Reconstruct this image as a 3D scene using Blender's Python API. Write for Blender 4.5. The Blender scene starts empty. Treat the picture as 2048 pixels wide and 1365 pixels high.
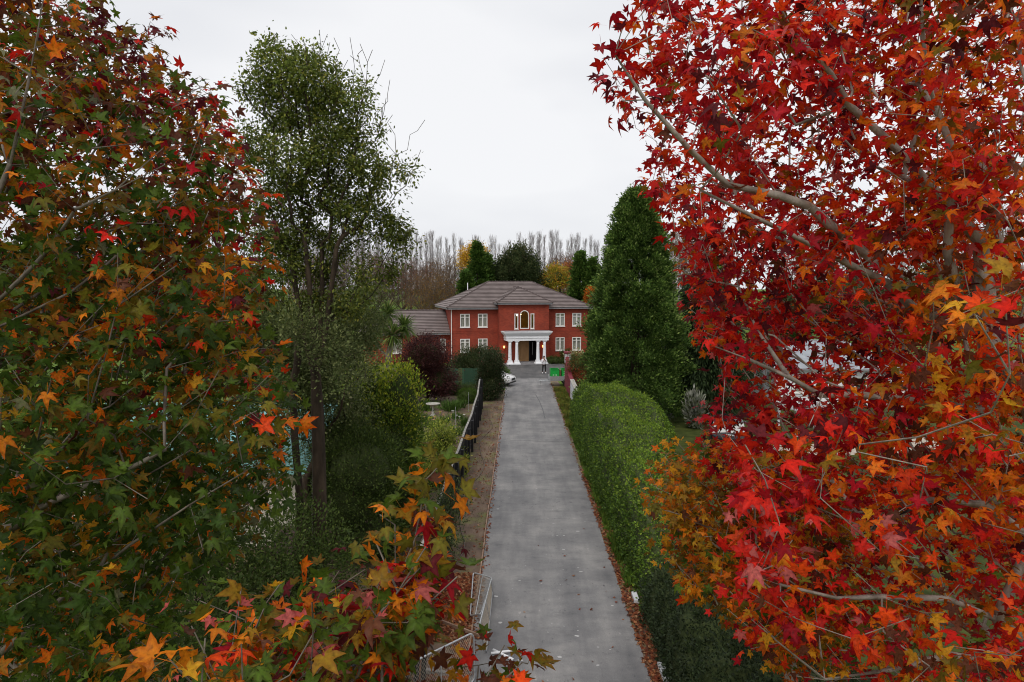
import bpy, math, random
import numpy as np
from mathutils import Vector
random.seed(7)
RNG = np.random.default_rng(11)
R = math.radians
scene = bpy.context.scene
col = bpy.context.collection

# ------------------------------------------------------------------ camera
FPX, CAMH = 1365.0, 8.4                       # focal length in photo pixels, drone height in metres
PITCH, YAW = math.atan(105.5 / FPX), math.atan(13 / FPX)
cd = bpy.data.cameras.new('camera')
cd.sensor_width = 36.0
cd.lens = 36.0 * FPX / 2048
cd.clip_start = 0.05
cd.clip_end = 3000
cam = bpy.data.objects.new('camera', cd)
col.objects.link(cam)
cam.location = (0, 0, CAMH)
cam.rotation_euler = (math.pi / 2 - PITCH, 0, YAW)
scene.camera = cam
CF = np.array([-math.sin(YAW) * math.cos(PITCH), math.cos(YAW) * math.cos(PITCH), -math.sin(PITCH)])
CR = np.array([math.cos(YAW), math.sin(YAW), 0.0])
CU = np.cross(CR, CF)
CC = np.array([0, 0, CAMH])


def at(x, y, Y):                              # point of the place seen at photo pixel x, y, Y metres along the drive
    d = CF + CR * ((x - 1024) / FPX) - CU * ((y - 682.5) / FPX)
    return CC + d * (Y / d[1])


def proj(P):
    v = np.asarray(P, float) - CC
    w = np.maximum(v @ CF, 1e-3)
    return 1024 + FPX * (v @ CR) / w, 682.5 - FPX * (v @ CU) / w, v @ CF


# ------------------------------------------------------------------ world, sun, exposure
SUN_EL, SUN_AZ = R(52), R(200)
world = bpy.data.worlds.new('World')
scene.world = world
world.use_nodes = True
wt = world.node_tree
wn, wl = wt.nodes, wt.links
wn.clear()
wout = wn.new('ShaderNodeOutputWorld')
wbg = wn.new('ShaderNodeBackground')
wbg.inputs['Strength'].default_value = 0.1
sky = wn.new('ShaderNodeTexSky')
sky.sky_type = 'NISHITA'
sky.sun_disc = False
sky.sun_elevation = SUN_EL
sky.sun_rotation = SUN_AZ
wtc = wn.new('ShaderNodeTexCoord')
wmap = wn.new('ShaderNodeMapping')
wmap.inputs['Scale'].default_value = (1.0, 1.0, 2.6)
wno = wn.new('ShaderNodeTexNoise')
wno.inputs['Scale'].default_value = 1.7
wno.inputs['Detail'].default_value = 4
wno.inputs['Roughness'].default_value = 0.45
wramp = wn.new('ShaderNodeValToRGB')          # the cloud deck: pale grey with slightly darker folds
wramp.color_ramp.elements[0].position = 0.32
wramp.color_ramp.elements[0].color = (7.0, 7.2, 7.7, 1)
wramp.color_ramp.elements[1].position = 0.62
wramp.color_ramp.elements[1].color = (9.4, 9.45, 9.65, 1)
wmix = wn.new('ShaderNodeMix')
wmix.data_type = 'RGBA'
wmix.inputs['Factor'].default_value = 0.96
wl.new(wtc.outputs['Generated'], wmap.inputs['Vector'])
wl.new(wmap.outputs['Vector'], wno.inputs['Vector'])
wl.new(wno.outputs['Fac'], wramp.inputs['Fac'])
wl.new(sky.outputs['Color'], wmix.inputs['A'])
wl.new(wramp.outputs['Color'], wmix.inputs['B'])
wl.new(wmix.outputs['Result'], wbg.inputs['Color'])
wl.new(wbg.outputs['Background'], wout.inputs['Surface'])

sd = bpy.data.lights.new('sun', 'SUN')
sd.energy = 1.5
sd.angle = R(25)
sd.color = (1.0, 0.96, 0.9)
sun = bpy.data.objects.new('sun', sd)
col.objects.link(sun)
sdir = Vector((math.sin(SUN_AZ) * math.cos(SUN_EL), math.cos(SUN_AZ) * math.cos(SUN_EL), math.sin(SUN_EL)))
sun.rotation_euler = sdir.to_track_quat('Z', 'Y').to_euler()
sun.location = (0, 0, 60)

vs = scene.view_settings
vs.view_transform = 'Standard'
vs.look = 'None'
vs.exposure = 0.0
vs.gamma = 1.0
vs.use_curve_mapping = False
scene.cycles.pixel_filter_type = 'BLACKMAN_HARRIS'
scene.cycles.filter_width = 1.05
scene.cycles.max_bounces = 7
scene.cycles.diffuse_bounces = 3
scene.cycles.transmission_bounces = 5
scene.cycles.transparent_max_bounces = 8

# ------------------------------------------------------------------ helpers: materials
MATS = {}


def mat(name):
    m = bpy.data.materials.new(name)
    m.use_nodes = True
    nt = m.node_tree
    b = nt.nodes['Principled BSDF']
    MATS[name] = m
    return m, nt, b


def N(nt, kind, **inp):
    n = nt.nodes.new(kind)
    for k, v in inp.items():
        n.inputs[k.replace('_', ' ')].default_value = v
    return n


def ramp(nt, stops):
    r = nt.nodes.new('ShaderNodeValToRGB')
    e = r.color_ramp.elements
    while len(e) < len(stops):
        e.new(0.5)
    for el, (p, c) in zip(e, stops):
        el.position = p
        el.color = (*c, 1)
    return r


def noisy(name, c1, c2, scale=4.0, detail=6, rough=0.8, bump=0.0, bscale=40, stretch=(1, 1, 1), lo=0.35, hi=0.65, spec=0.3, metal=0.0):
    m, nt, b = mat(name)
    tc = N(nt, 'ShaderNodeTexCoord')
    mp = N(nt, 'ShaderNodeMapping', Scale=stretch)
    no = N(nt, 'ShaderNodeTexNoise', Scale=scale, Detail=detail)
    rp = ramp(nt, [(lo, c1), (hi, c2)])
    L = nt.links.new
    L(tc.outputs['Object'], mp.inputs['Vector'])
    L(mp.outputs['Vector'], no.inputs['Vector'])
    L(no.outputs['Fac'], rp.inputs['Fac'])
    L(rp.outputs['Color'], b.inputs['Base Color'])
    b.inputs['Roughness'].default_value = rough
    b.inputs['Specular IOR Level'].default_value = spec
    b.inputs['Metallic'].default_value = metal
    if bump:
        n2 = N(nt, 'ShaderNodeTexNoise', Scale=bscale, Detail=4)
        bp = N(nt, 'ShaderNodeBump', Strength=bump, Distance=0.02)
        L(mp.outputs['Vector'], n2.inputs['Vector'])
        L(n2.outputs['Fac'], bp.inputs['Height'])
        L(bp.outputs['Normal'], b.inputs['Normal'])
    return m


def leafmat(name, transl=0.3, rough=0.5, spec=0.35, obj=False, mottle=60.0):
    """Leaf colour from the leaf's own colour attribute (or object colour for single leaves)."""
    m, nt, b = mat(name)
    L = nt.links.new
    at_ = N(nt, 'ShaderNodeAttribute')
    at_.attribute_name = 'Col'
    src = at_.outputs['Color']
    if obj:
        oi = N(nt, 'ShaderNodeObjectInfo')
        mx = N(nt, 'ShaderNodeMix')
        mx.data_type = 'RGBA'
        mx.blend_type = 'MULTIPLY'
        mx.inputs['Factor'].default_value = 1
        L(oi.outputs['Color'], mx.inputs['A'])
        L(src, mx.inputs['B'])
        src = mx.outputs['Result']
    if mottle:
        tc = N(nt, 'ShaderNodeNewGeometry')
        no = N(nt, 'ShaderNodeTexNoise', Scale=mottle, Detail=3)
        rp = ramp(nt, [(0.28, (0.5, 0.5, 0.5)), (0.45, (0.95, 0.95, 0.95)), (0.72, (1.25, 1.25, 1.2))])
        L(tc.outputs['Position'], no.inputs['Vector'])
        L(no.outputs['Fac'], rp.inputs['Fac'])
        m2 = N(nt, 'ShaderNodeMix')
        m2.data_type = 'RGBA'
        m2.blend_type = 'MULTIPLY'
        m2.inputs['Factor'].default_value = 1
        L(src, m2.inputs['A'])
        L(rp.outputs['Color'], m2.inputs['B'])
        src = m2.outputs['Result']
    L(src, b.inputs['Base Color'])
    b.inputs['Roughness'].default_value = rough
    b.inputs['Specular IOR Level'].default_value = spec
    tr = N(nt, 'ShaderNodeBsdfTranslucent')
    L(src, tr.inputs['Color'])
    ms = N(nt, 'ShaderNodeMixShader')
    ms.inputs['Fac'].default_value = transl
    out = nt.nodes['Material Output']
    L(b.outputs['BSDF'], ms.inputs[1])
    L(tr.outputs['BSDF'], ms.inputs[2])
    L(ms.outputs['Shader'], out.inputs['Surface'])
    return m


noisy('bark_grey', (0.19, 0.16, 0.13), (0.38, 0.33, 0.28), scale=9, stretch=(1, 1, 0.5), rough=0.85, bump=0.5, bscale=45)
noisy('bark_brown', (0.024, 0.016, 0.010), (0.066, 0.045, 0.029), scale=6, stretch=(1, 1, 0.3), rough=0.9, bump=0.6, bscale=30)
noisy('bark_twig', (0.10, 0.08, 0.062), (0.22, 0.185, 0.15), scale=9, stretch=(1, 1, 0.5), rough=0.85, bump=0.4, bscale=45)
noisy('bark_pale', (0.22, 0.2, 0.18), (0.36, 0.33, 0.3), scale=5, rough=0.85)
noisy('twig_bare', (0.085, 0.06, 0.045), (0.16, 0.12, 0.095), scale=1.5, rough=0.9)
noisy('twig_poplar', (0.25, 0.225, 0.235), (0.38, 0.35, 0.36), scale=1.0, rough=0.9)
leafmat('leaf', 0.45, 0.5, 0.13)
leafmat('leaf_single', 0.45, 0.48, 0.16, obj=True)
leafmat('leaf_small', 0.3, 0.5, 0.15, mottle=0)
leafmat('leaf_far', 0.25, 0.7, 0.1, mottle=0)

noisy('black_paint', (0.008, 0.008, 0.009), (0.02, 0.02, 0.022), scale=5, rough=0.55, stretch=(1, 1, 0.2), bump=0.2)
noisy('weathered_cap', (0.16, 0.15, 0.135), (0.36, 0.34, 0.31), scale=6, rough=0.8)
noisy('green_paint', (0.025, 0.075, 0.04), (0.055, 0.12, 0.065), scale=3, rough=0.7, stretch=(1, 1, 0.2))
noisy('green_paint_olive', (0.06, 0.085, 0.03), (0.10, 0.125, 0.05), scale=3, rough=0.75, stretch=(1, 1, 0.2))
noisy('green_paint_dark', (0.018, 0.055, 0.03), (0.035, 0.085, 0.048), scale=3, rough=0.7, stretch=(1, 1, 0.2))
noisy('timber_edge', (0.20, 0.12, 0.085), (0.36, 0.24, 0.17), scale=3, rough=0.85)
noisy('galv', (0.42, 0.43, 0.44), (0.6, 0.61, 0.62), scale=20, rough=0.4, metal=0.6)
noisy('galv_wire', (0.42, 0.36, 0.29), (0.55, 0.49, 0.41), scale=20, rough=0.55, metal=0.2)
noisy('white_paint', (0.82, 0.82, 0.84), (0.88, 0.88, 0.89), scale=2, rough=0.45)
noisy('frame_cream', (0.78, 0.75, 0.70), (0.84, 0.81, 0.77), scale=2, rough=0.45)
noisy('gutter_grey', (0.22, 0.215, 0.22), (0.3, 0.29, 0.3), scale=3, rough=0.5)
noisy('tile', (0.175, 0.14, 0.132), (0.225, 0.182, 0.172), scale=1.2, detail=4, rough=0.75)
noisy('tile_cap', (0.075, 0.055, 0.052), (0.12, 0.09, 0.086), scale=4, rough=0.75)
noisy('door_wood', (0.36, 0.2, 0.085), (0.46, 0.27, 0.12), scale=1.2, rough=0.45, stretch=(3, 3, 0.4))
noisy('hall_wall', (0.62, 0.40, 0.10), (0.68, 0.45, 0.13), scale=1, rough=0.8)
noisy('dark_room', (0.03, 0.028, 0.026), (0.05, 0.046, 0.043), scale=2, rough=0.9)
noisy('curtain', (0.5, 0.45, 0.38), (0.72, 0.66, 0.57), scale=9, rough=0.9, stretch=(1, 1, 0.03))
noisy('maroon_render', (0.16, 0.022, 0.035), (0.22, 0.032, 0.046), scale=3, rough=0.85)
noisy('white_render', (0.55, 0.55, 0.57), (0.68, 0.68, 0.70), scale=2, rough=0.85)
noisy('car_white', (0.8, 0.8, 0.8), (0.82, 0.82, 0.82), rough=0.18, spec=0.6)
noisy('car_black', (0.012, 0.013, 0.016), (0.016, 0.017, 0.02), rough=0.15, spec=0.6)
noisy('rubber', (0.015, 0.015, 0.015), (0.03, 0.03, 0.03), rough=0.9)
noisy('dark_plastic', (0.015, 0.015, 0.016), (0.025, 0.025, 0.026), rough=0.5)
noisy('alloy', (0.45, 0.45, 0.46), (0.55, 0.55, 0.56), rough=0.3, metal=0.8)
noisy('crate_green', (0.01, 0.33, 0.05), (0.02, 0.42, 0.07), scale=4, rough=0.5)
noisy('crate_pale', (0.30, 0.62, 0.32), (0.45, 0.72, 0.45), scale=6, rough=0.5)
noisy('cardboard', (0.17, 0.09, 0.05), (0.25, 0.14, 0.08), scale=6, rough=0.9)
noisy('hose', (0.10, 0.07, 0.055), (0.15, 0.11, 0.09), scale=6, rough=0.6)
noisy('stone', (0.3, 0.28, 0.25), (0.44, 0.42, 0.37), scale=8, rough=0.85)
noisy('cream_boards', (0.50, 0.46, 0.38), (0.60, 0.56, 0.47), scale=2, rough=0.8)
noisy('teal_roof', (0.14, 0.34, 0.32), (0.22, 0.44, 0.41), scale=1.5, rough=0.5, stretch=(6, 0.6, 1))
noisy('grey_roof', (0.26, 0.28, 0.31), (0.36, 0.38, 0.41), scale=1.5, rough=0.6)
noisy('maroon_sheet', (0.07, 0.035, 0.04), (0.11, 0.055, 0.06), scale=3, rough=0.6)
noisy('skin', (0.42, 0.24, 0.17), (0.48, 0.29, 0.21), rough=0.6)
noisy('hair_dark', (0.03, 0.018, 0.012), (0.06, 0.035, 0.022), rough=0.6)
noisy('jacket_pale', (0.74, 0.71, 0.75), (0.82, 0.8, 0.83), scale=6, rough=0.85)
noisy('leggings', (0.01, 0.01, 0.012), (0.018, 0.018, 0.02), rough=0.8)
noisy('shoe_white', (0.75, 0.75, 0.75), (0.8, 0.8, 0.8), rough=0.6)
noisy('lawn', (0.03, 0.042, 0.010), (0.075, 0.09, 0.022), scale=1.3, detail=9, rough=0.95, bump=0.6, bscale=30, spec=0.1)
noisy('tar_dark', (0.085, 0.085, 0.088), (0.13, 0.13, 0.132), scale=3, rough=0.7)
noisy('worn_pale', (0.21, 0.205, 0.2), (0.29, 0.28, 0.27), scale=2.5, detail=9, rough=0.85)
noisy('chalk', (0.42, 0.41, 0.4), (0.5, 0.49, 0.48), rough=0.9)
noisy('hedge_twigs', (0.03, 0.045, 0.012), (0.055, 0.07, 0.02), scale=9, rough=0.95)
noisy('paving_pale', (0.35, 0.30, 0.24), (0.5, 0.44, 0.36), scale=3, rough=0.9)


def glassmat():
    m, nt, b = mat('glass')
    L = nt.links.new
    tr = N(nt, 'ShaderNodeBsdfTransparent')
    tr.inputs['Color'].default_value = (0.86, 0.88, 0.88, 1)
    gl = N(nt, 'ShaderNodeBsdfGlossy', Roughness=0.03)
    ms = N(nt, 'ShaderNodeMixShader')
    ms.inputs['Fac'].default_value = 0.1
    L(tr.outputs['BSDF'], ms.inputs[1])
    L(gl.outputs['BSDF'], ms.inputs[2])
    L(ms.outputs['Shader'], nt.nodes['Material Output'].inputs['Surface'])


glassmat()
noisy('dark_glass', (0.012, 0.014, 0.016), (0.02, 0.022, 0.025), rough=0.06, spec=0.6)


def lampmat(name, c, s):
    m, nt, b = mat(name)
    b.inputs['Base Color'].default_value = (*c, 1)
    b.inputs['Emission Color'].default_value = (*c, 1)
    b.inputs['Emission Strength'].default_value = s


lampmat('bulb_warm', (1.0, 0.78, 0.42), 16.0)
lampmat('lamp_orange', (1.0, 0.42, 0.12), 5.0)


def brickmat():
    m, nt, b = mat('brick')
    L = nt.links.new
    tc = N(nt, 'ShaderNodeTexCoord')
    sp = N(nt, 'ShaderNodeSeparateXYZ')
    sn = N(nt, 'ShaderNodeSeparateXYZ')
    L(tc.outputs['Object'], sp.inputs[0])
    L(tc.outputs['Normal'], sn.inputs[0])

    def M(op, a, b_=None):
        n = N(nt, 'ShaderNodeMath')
        n.operation = op
        L(a, n.inputs[0])
        if b_ is not None:
            L(b_, n.inputs[1])
        return n.outputs[0]
    u = M('ADD', M('MULTIPLY', sp.outputs['X'], M('ABSOLUTE', sn.outputs['Y'])), M('MULTIPLY', sp.outputs['Y'], M('ABSOLUTE', sn.outputs['X'])))
    cx = N(nt, 'ShaderNodeCombineXYZ')
    L(u, cx.inputs[0])
    L(sp.outputs['Z'], cx.inputs[1])
    br = N(nt, 'ShaderNodeTexBrick', Scale=1.0)
    br.inputs['Color1'].default_value = (0.255, 0.028, 0.010, 1)
    br.inputs['Color2'].default_value = (0.345, 0.044, 0.016, 1)
    br.inputs['Mortar'].default_value = (0.21, 0.06, 0.036, 1)
    br.inputs['Brick Width'].default_value = 0.24
    br.inputs['Row Height'].default_value = 0.086
    br.inputs['Mortar Size'].default_value = 0.008
    br.inputs['Bias'].default_value = -0.1
    L(cx.outputs[0], br.inputs['Vector'])
    no = N(nt, 'ShaderNodeTexNoise', Scale=0.9, Detail=5)
    L(tc.outputs['Object'], no.inputs['Vector'])
    rp = ramp(nt, [(0.3, (0.78, 0.78, 0.78)), (0.7, (1.15, 1.15, 1.15))])
    L(no.outputs['Fac'], rp.inputs['Fac'])
    mx = N(nt, 'ShaderNodeMix')
    mx.data_type = 'RGBA'
    mx.blend_type = 'MULTIPLY'
    mx.inputs['Factor'].default_value = 1
    L(br.outputs['Color'], mx.inputs['A'])
    L(rp.outputs['Color'], mx.inputs['B'])
    L(mx.outputs['Result'], b.inputs['Base Color'])
    bp = N(nt, 'ShaderNodeBump', Strength=0.4, Distance=0.01)
    bp.invert = True
    L(br.outputs['Fac'], bp.inputs['Height'])
    L(bp.outputs['Normal'], b.inputs['Normal'])
    b.inputs['Roughness'].default_value = 0.85


brickmat()


def groundmats():
    # rough field grass with bare patches
    m, nt, b = mat('field')
    L = nt.links.new
    tc = N(nt, 'ShaderNodeTexCoord')
    n1 = N(nt, 'ShaderNodeTexNoise', Scale=0.25, Detail=8)
    n2 = N(nt, 'ShaderNodeTexNoise', Scale=6.0, Detail=8)
    L(tc.outputs['Object'], n1.inputs['Vector'])
    L(tc.outputs['Object'], n2.inputs['Vector'])
    r1 = ramp(nt, [(0.3, (0.075, 0.135, 0.018)), (0.55, (0.12, 0.19, 0.028)), (0.75, (0.15, 0.155, 0.045))])
    r2 = ramp(nt, [(0.3, (0.6, 0.6, 0.6)), (0.7, (1.25, 1.25, 1.25))])
    mx = N(nt, 'ShaderNodeMix')
    mx.data_type = 'RGBA'
    mx.blend_type = 'MULTIPLY'
    mx.inputs['Factor'].default_value = 1
    L(n1.outputs['Fac'], r1.inputs['Fac'])
    L(n2.outputs['Fac'], r2.inputs['Fac'])
    L(r1.outputs['Color'], mx.inputs['A'])
    L(r2.outputs['Color'], mx.inputs['B'])
    L(mx.outputs['Result'], b.inputs['Base Color'])
    b.inputs['Roughness'].default_value = 0.95
    b.inputs['Specular IOR Level'].default_value = 0.1
    bp = N(nt, 'ShaderNodeBump', Strength=0.6, Distance=0.06)
    L(n2.outputs['Fac'], bp.inputs['Height'])
    L(bp.outputs['Normal'], b.inputs['Normal'])

    # bare earth of the verge: brown soil, moss, pebbles
    m, nt, b = mat('soil')
    L = nt.links.new
    tc = N(nt, 'ShaderNodeTexCoord')
    mp = N(nt, 'ShaderNodeMapping', Scale=(1.0, 0.45, 1.0))
    n1 = N(nt, 'ShaderNodeTexNoise', Scale=1.5, Detail=9, Roughness=0.65)
    n2 = N(nt, 'ShaderNodeTexNoise', Scale=1.1, Detail=7, Roughness=0.6)
    n3 = N(nt, 'ShaderNodeTexVoronoi', Scale=22.0)
    L(tc.outputs['Object'], mp.inputs['Vector'])
    L(mp.outputs['Vector'], n1.inputs['Vector'])
    L(tc.outputs['Object'], n2.inputs['Vector'])
    L(tc.outputs['Object'], n3.inputs['Vector'])
    r1 = ramp(nt, [(0.3, (0.07, 0.045, 0.032)), (0.55, (0.16, 0.105, 0.072)), (0.75, (0.25, 0.175, 0.12))])
    r2 = ramp(nt, [(0.5, (0, 0, 0)), (0.66, (1, 1, 1))])
    r3 = ramp(nt, [(0.05, (1, 1, 1)), (0.12, (0, 0, 0))])
    mx = N(nt, 'ShaderNodeMix')
    mx.data_type = 'RGBA'
    mx.inputs['B'].default_value = (0.15, 0.15, 0.045, 1)
    mx2 = N(nt, 'ShaderNodeMix')
    mx2.data_type = 'RGBA'
    mx2.inputs['B'].default_value = (0.26, 0.21, 0.17, 1)
    L(n1.outputs['Fac'], r1.inputs['Fac'])
    L(n2.outputs['Fac'], r2.inputs['Fac'])
    L(n3.outputs['Distance'], r3.inputs['Fac'])
    L(r1.outputs['Color'], mx.inputs['A'])
    L(r2.outputs['Color'], mx.inputs['Factor'])
    L(mx.outputs['Result'], mx2.inputs['A'])
    L(r3.outputs['Color'], mx2.inputs['Factor'])
    L(mx2.outputs['Result'], b.inputs['Base Color'])
    b.inputs['Roughness'].default_value = 0.95
    bp = N(nt, 'ShaderNodeBump', Strength=0.7, Distance=0.05)
    L(n1.outputs['Fac'], bp.inputs['Height'])
    L(bp.outputs['Normal'], b.inputs['Normal'])

    # worn asphalt: mottled grey, wheel tracks along the drive, pale chips, dark scuffs
    for name, base, lift in (('asphalt', 0.205, 1.0), ('asphalt_dark', 0.10, 0.6)):
        m, nt, b = mat(name)
        L = nt.links.new
        tc = N(nt, 'ShaderNodeTexCoord')
        mpl = N(nt, 'ShaderNodeMapping', Scale=(1.0, 0.12, 1.0))
        nA = N(nt, 'ShaderNodeTexNoise', Scale=0.55, Detail=8, Roughness=0.62)
        nB = N(nt, 'ShaderNodeTexNoise', Scale=1.6, Detail=6, Roughness=0.6)
        nC = N(nt, 'ShaderNodeTexNoise', Scale=7.0, Detail=6, Roughness=0.72)
        nD = N(nt, 'ShaderNodeTexNoise', Scale=60.0, Detail=3)
        nE = N(nt, 'ShaderNodeTexNoise', Scale=2.3, Detail=9, Roughness=0.72)
        mpc = N(nt, 'ShaderNodeMapping', Scale=(1.0, 0.5, 1.0), Rotation=(0, 0, 0.5))
        L(tc.outputs['Object'], mpl.inputs['Vector'])
        L(tc.outputs['Object'], mpc.inputs['Vector'])
        L(tc.outputs['Object'], nA.inputs['Vector'])
        L(mpl.outputs['Vector'], nB.inputs['Vector'])
        L(mpc.outputs['Vector'], nC.inputs['Vector'])
        L(tc.outputs['Object'], nD.inputs['Vector'])
        mpe = N(nt, 'ShaderNodeMapping', Scale=(0.55, 1.1, 1.0), Rotation=(0, 0, -0.15))
        L(tc.outputs['Object'], mpe.inputs['Vector'])
        L(mpe.outputs['Vector'], nE.inputs['Vector'])
        rE = ramp(nt, [(0.32, (0.78, 0.78, 0.79)), (0.46, (1.0, 1.0, 1.0)), (0.68, (1.12, 1.11, 1.1))])
        rA = ramp(nt, [(0.3, (base * 0.68, base * 0.67, base * 0.69)), (0.5, (base * 0.97, base * 0.95, base * 0.95)), (0.7, (base * 1.35, base * 1.30, base * 1.26))])
        rB = ramp(nt, [(0.35, (0.82, 0.82, 0.83)), (0.65, (1.16, 1.15, 1.13))])
        rC = ramp(nt, [(0.31, (0.42, 0.42, 0.44)), (0.38, (1, 1, 1)), (0.63, (1, 1, 1)), (0.70, (1.55, 1.52, 1.48))])
        rD = ramp(nt, [(0.3, (0.85, 0.85, 0.85)), (0.7, (1.15, 1.15, 1.15))])
        prev = None
        for n_, r_ in ((nA, rA), (nB, rB), (nC, rC), (nD, rD), (nE, rE)):
            L(n_.outputs['Fac'], r_.inputs['Fac'])
            if prev is None:
                prev = r_.outputs['Color']
            else:
                mx = N(nt, 'ShaderNodeMix')
                mx.data_type = 'RGBA'
                mx.blend_type = 'MULTIPLY'
                mx.inputs['Factor'].default_value = 1
                L(prev, mx.inputs['A'])
                L(r_.outputs['Color'], mx.inputs['B'])
                prev = mx.outputs['Result']
        L(prev, b.inputs['Base Color'])
        b.inputs['Roughness'].default_value = 0.78
        b.inputs['Specular IOR Level'].default_value = 0.3
        bp = N(nt, 'ShaderNodeBump', Strength=0.25, Distance=0.01)
        L(nD.outputs['Fac'], bp.inputs['Height'])
        L(bp.outputs['Normal'], b.inputs['Normal'])


groundmats()

# ------------------------------------------------------------------ helpers: meshes


def link(o, parent=None):
    col.objects.link(o)
    if parent is not None:
        o.parent = parent
    return o


def empty(name, loc=(0, 0, 0), rz=0.0):
    o = bpy.data.objects.new(name, None)
    o.empty_display_size = 0.2
    o.location = loc
    o.rotation_euler = (0, 0, rz)
    return link(o)


def tag(o, label=None, cat=None, group=None, kind=None):
    for k, v in (('label', label), ('category', cat), ('group', group), ('kind', kind)):
        if v:
            o[k] = v
    return o


class MB:
    def __init__(s):
        s.v, s.f = [], []

    def add(s, vs_, fs):
        o = len(s.v)
        s.v += [tuple(map(float, p)) for p in vs_]
        s.f += [tuple(i + o for i in q) for q in fs]
        return s

    def box(s, x0, x1, y0, y1, z0, z1):
        return s.add([(x0, y0, z0), (x1, y0, z0), (x1, y1, z0), (x0, y1, z0), (x0, y0, z1), (x1, y0, z1), (x1, y1, z1), (x0, y1, z1)],
                     [(3, 2, 1, 0), (4, 5, 6, 7), (0, 1, 5, 4), (1, 2, 6, 5), (2, 3, 7, 6), (3, 0, 4, 7)])

    def tube(s, pts, rad, n=6, cap=True):
        pts = np.asarray(pts, float)
        k = len(pts)
        rad = np.broadcast_to(np.asarray(rad, float), (k,))
        tg = np.gradient(pts, axis=0)
        tg /= np.linalg.norm(tg, axis=1)[:, None] + 1e-9
        ref = np.array([1.0, 0, 0]) if abs(tg[:, 0].mean()) < 0.8 else np.array([0, 1.0, 0])
        a = np.cross(tg, ref)
        a /= np.linalg.norm(a, axis=1)[:, None] + 1e-9
        b = np.cross(tg, a)
        th = np.arange(n) * 2 * math.pi / n
        ring = pts[:, None, :] + rad[:, None, None] * (np.cos(th)[None, :, None] * a[:, None, :] + np.sin(th)[None, :, None] * b[:, None, :])
        fs = []
        for i in range(k - 1):
            for j in range(n):
                q = (j + 1) % n
                fs.append((i * n + j, i * n + q, (i + 1) * n + q, (i + 1) * n + j))
        if cap:
            fs.append(tuple(range(n - 1, -1, -1)))
            fs.append(tuple((k - 1) * n + j for j in range(n)))
        return s.add(ring.reshape(-1, 3), fs)

    def lathe(s, prof, n=16, c=(0, 0)):
        vs_, fs = [], []
        for r, z in prof:
            for j in range(n):
                t = 2 * math.pi * j / n
                vs_.append((c[0] + r * math.cos(t), c[1] + r * math.sin(t), z))
        for i in range(len(prof) - 1):
            for j in range(n):
                q = (j + 1) % n
                fs.append((i * n + j, i * n + q, (i + 1) * n + q, (i + 1) * n + j))
        fs.append(tuple(range(n - 1, -1, -1)))
        fs.append(tuple((len(prof) - 1) * n + j for j in range(n)))
        return s.add(vs_, fs)

    def prism(s, poly, axis, a0, a1):
        """extrude a 2-D outline along 'x', 'y' or 'z'."""
        n = len(poly)

        def P(u, v, w):
            return {'x': (w, u, v), 'y': (u, w, v), 'z': (u, v, w)}[axis]
        vs_ = [P(u, v, a0) for u, v in poly] + [P(u, v, a1) for u, v in poly]
        fs = [tuple(range(n - 1, -1, -1)), tuple(range(n, 2 * n))]
        fs += [(i, (i + 1) % n, n + (i + 1) % n, n + i) for i in range(n)]
        return s.add(vs_, fs)

    def ball(s, c, r, n=10, m=6):
        r = (r, r, r) if np.isscalar(r) else r
        vs_, fs = [(c[0], c[1], c[2] - r[2])], []
        for i in range(1, m):
            t = math.pi * i / m
            for j in range(n):
                q = 2 * math.pi * j / n
                vs_.append((c[0] + r[0] * math.sin(t) * math.cos(q), c[1] + r[1] * math.sin(t) * math.sin(q), c[2] - r[2] * math.cos(t)))
        vs_.append((c[0], c[1], c[2] + r[2]))
        for j in range(n):
            fs.append((0, 1 + (j + 1) % n, 1 + j))
        for i in range(m - 2):
            for j in range(n):
                q = (j + 1) % n
                fs.append((1 + i * n + j, 1 + i * n + q, 1 + (i + 1) * n + q, 1 + (i + 1) * n + j))
        e = len(vs_) - 1
        for j in range(n):
            fs.append((e, 1 + (m - 2) * n + j, 1 + (m - 2) * n + (j + 1) % n))
        return s.add(vs_, fs)

    def mesh(s, name, material, smooth=False):
        me = bpy.data.meshes.new(name)
        me.from_pydata(s.v, [], s.f)
        me.materials.append(MATS[material])
        if smooth:
            me.shade_smooth()
        me.update()
        return me

    def build(s, name, material, parent=None, smooth=False, bevel=0.0):
        o = link(bpy.data.objects.new(name, s.mesh(name, material, smooth)), parent)
        if bevel:
            b = o.modifiers.new('bevel', 'BEVEL')
            b.width = bevel
            b.segments = 2
            b.limit_method = 'ANGLE'
        return o


def np_mesh(name, verts, tris, material, cols=None, smooth=False):
    me = bpy.data.meshes.new(name)
    nv, nf = len(verts), len(tris)
    me.vertices.add(nv)
    me.vertices.foreach_set('co', np.ascontiguousarray(verts, np.float32).ravel())
    me.loops.add(nf * 3)
    me.loops.foreach_set('vertex_index', np.ascontiguousarray(tris, np.int32).ravel())
    me.polygons.add(nf)
    me.polygons.foreach_set('loop_start', np.arange(nf, dtype=np.int32) * 3)
    if smooth:
        me.polygons.foreach_set('use_smooth', np.ones(nf, bool))
    me.update(calc_edges=True)
    if cols is not None:
        ca = me.color_attributes.new('Col', 'FLOAT_COLOR', 'POINT')
        c4 = np.ones((nv, 4), np.float32)
        c4[:, :3] = cols
        ca.data.foreach_set('color', c4.ravel())
    me.materials.append(MATS[material])
    return me


def unit(a):
    return a / (np.linalg.norm(a, axis=-1, keepdims=True) + 1e-9)


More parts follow.
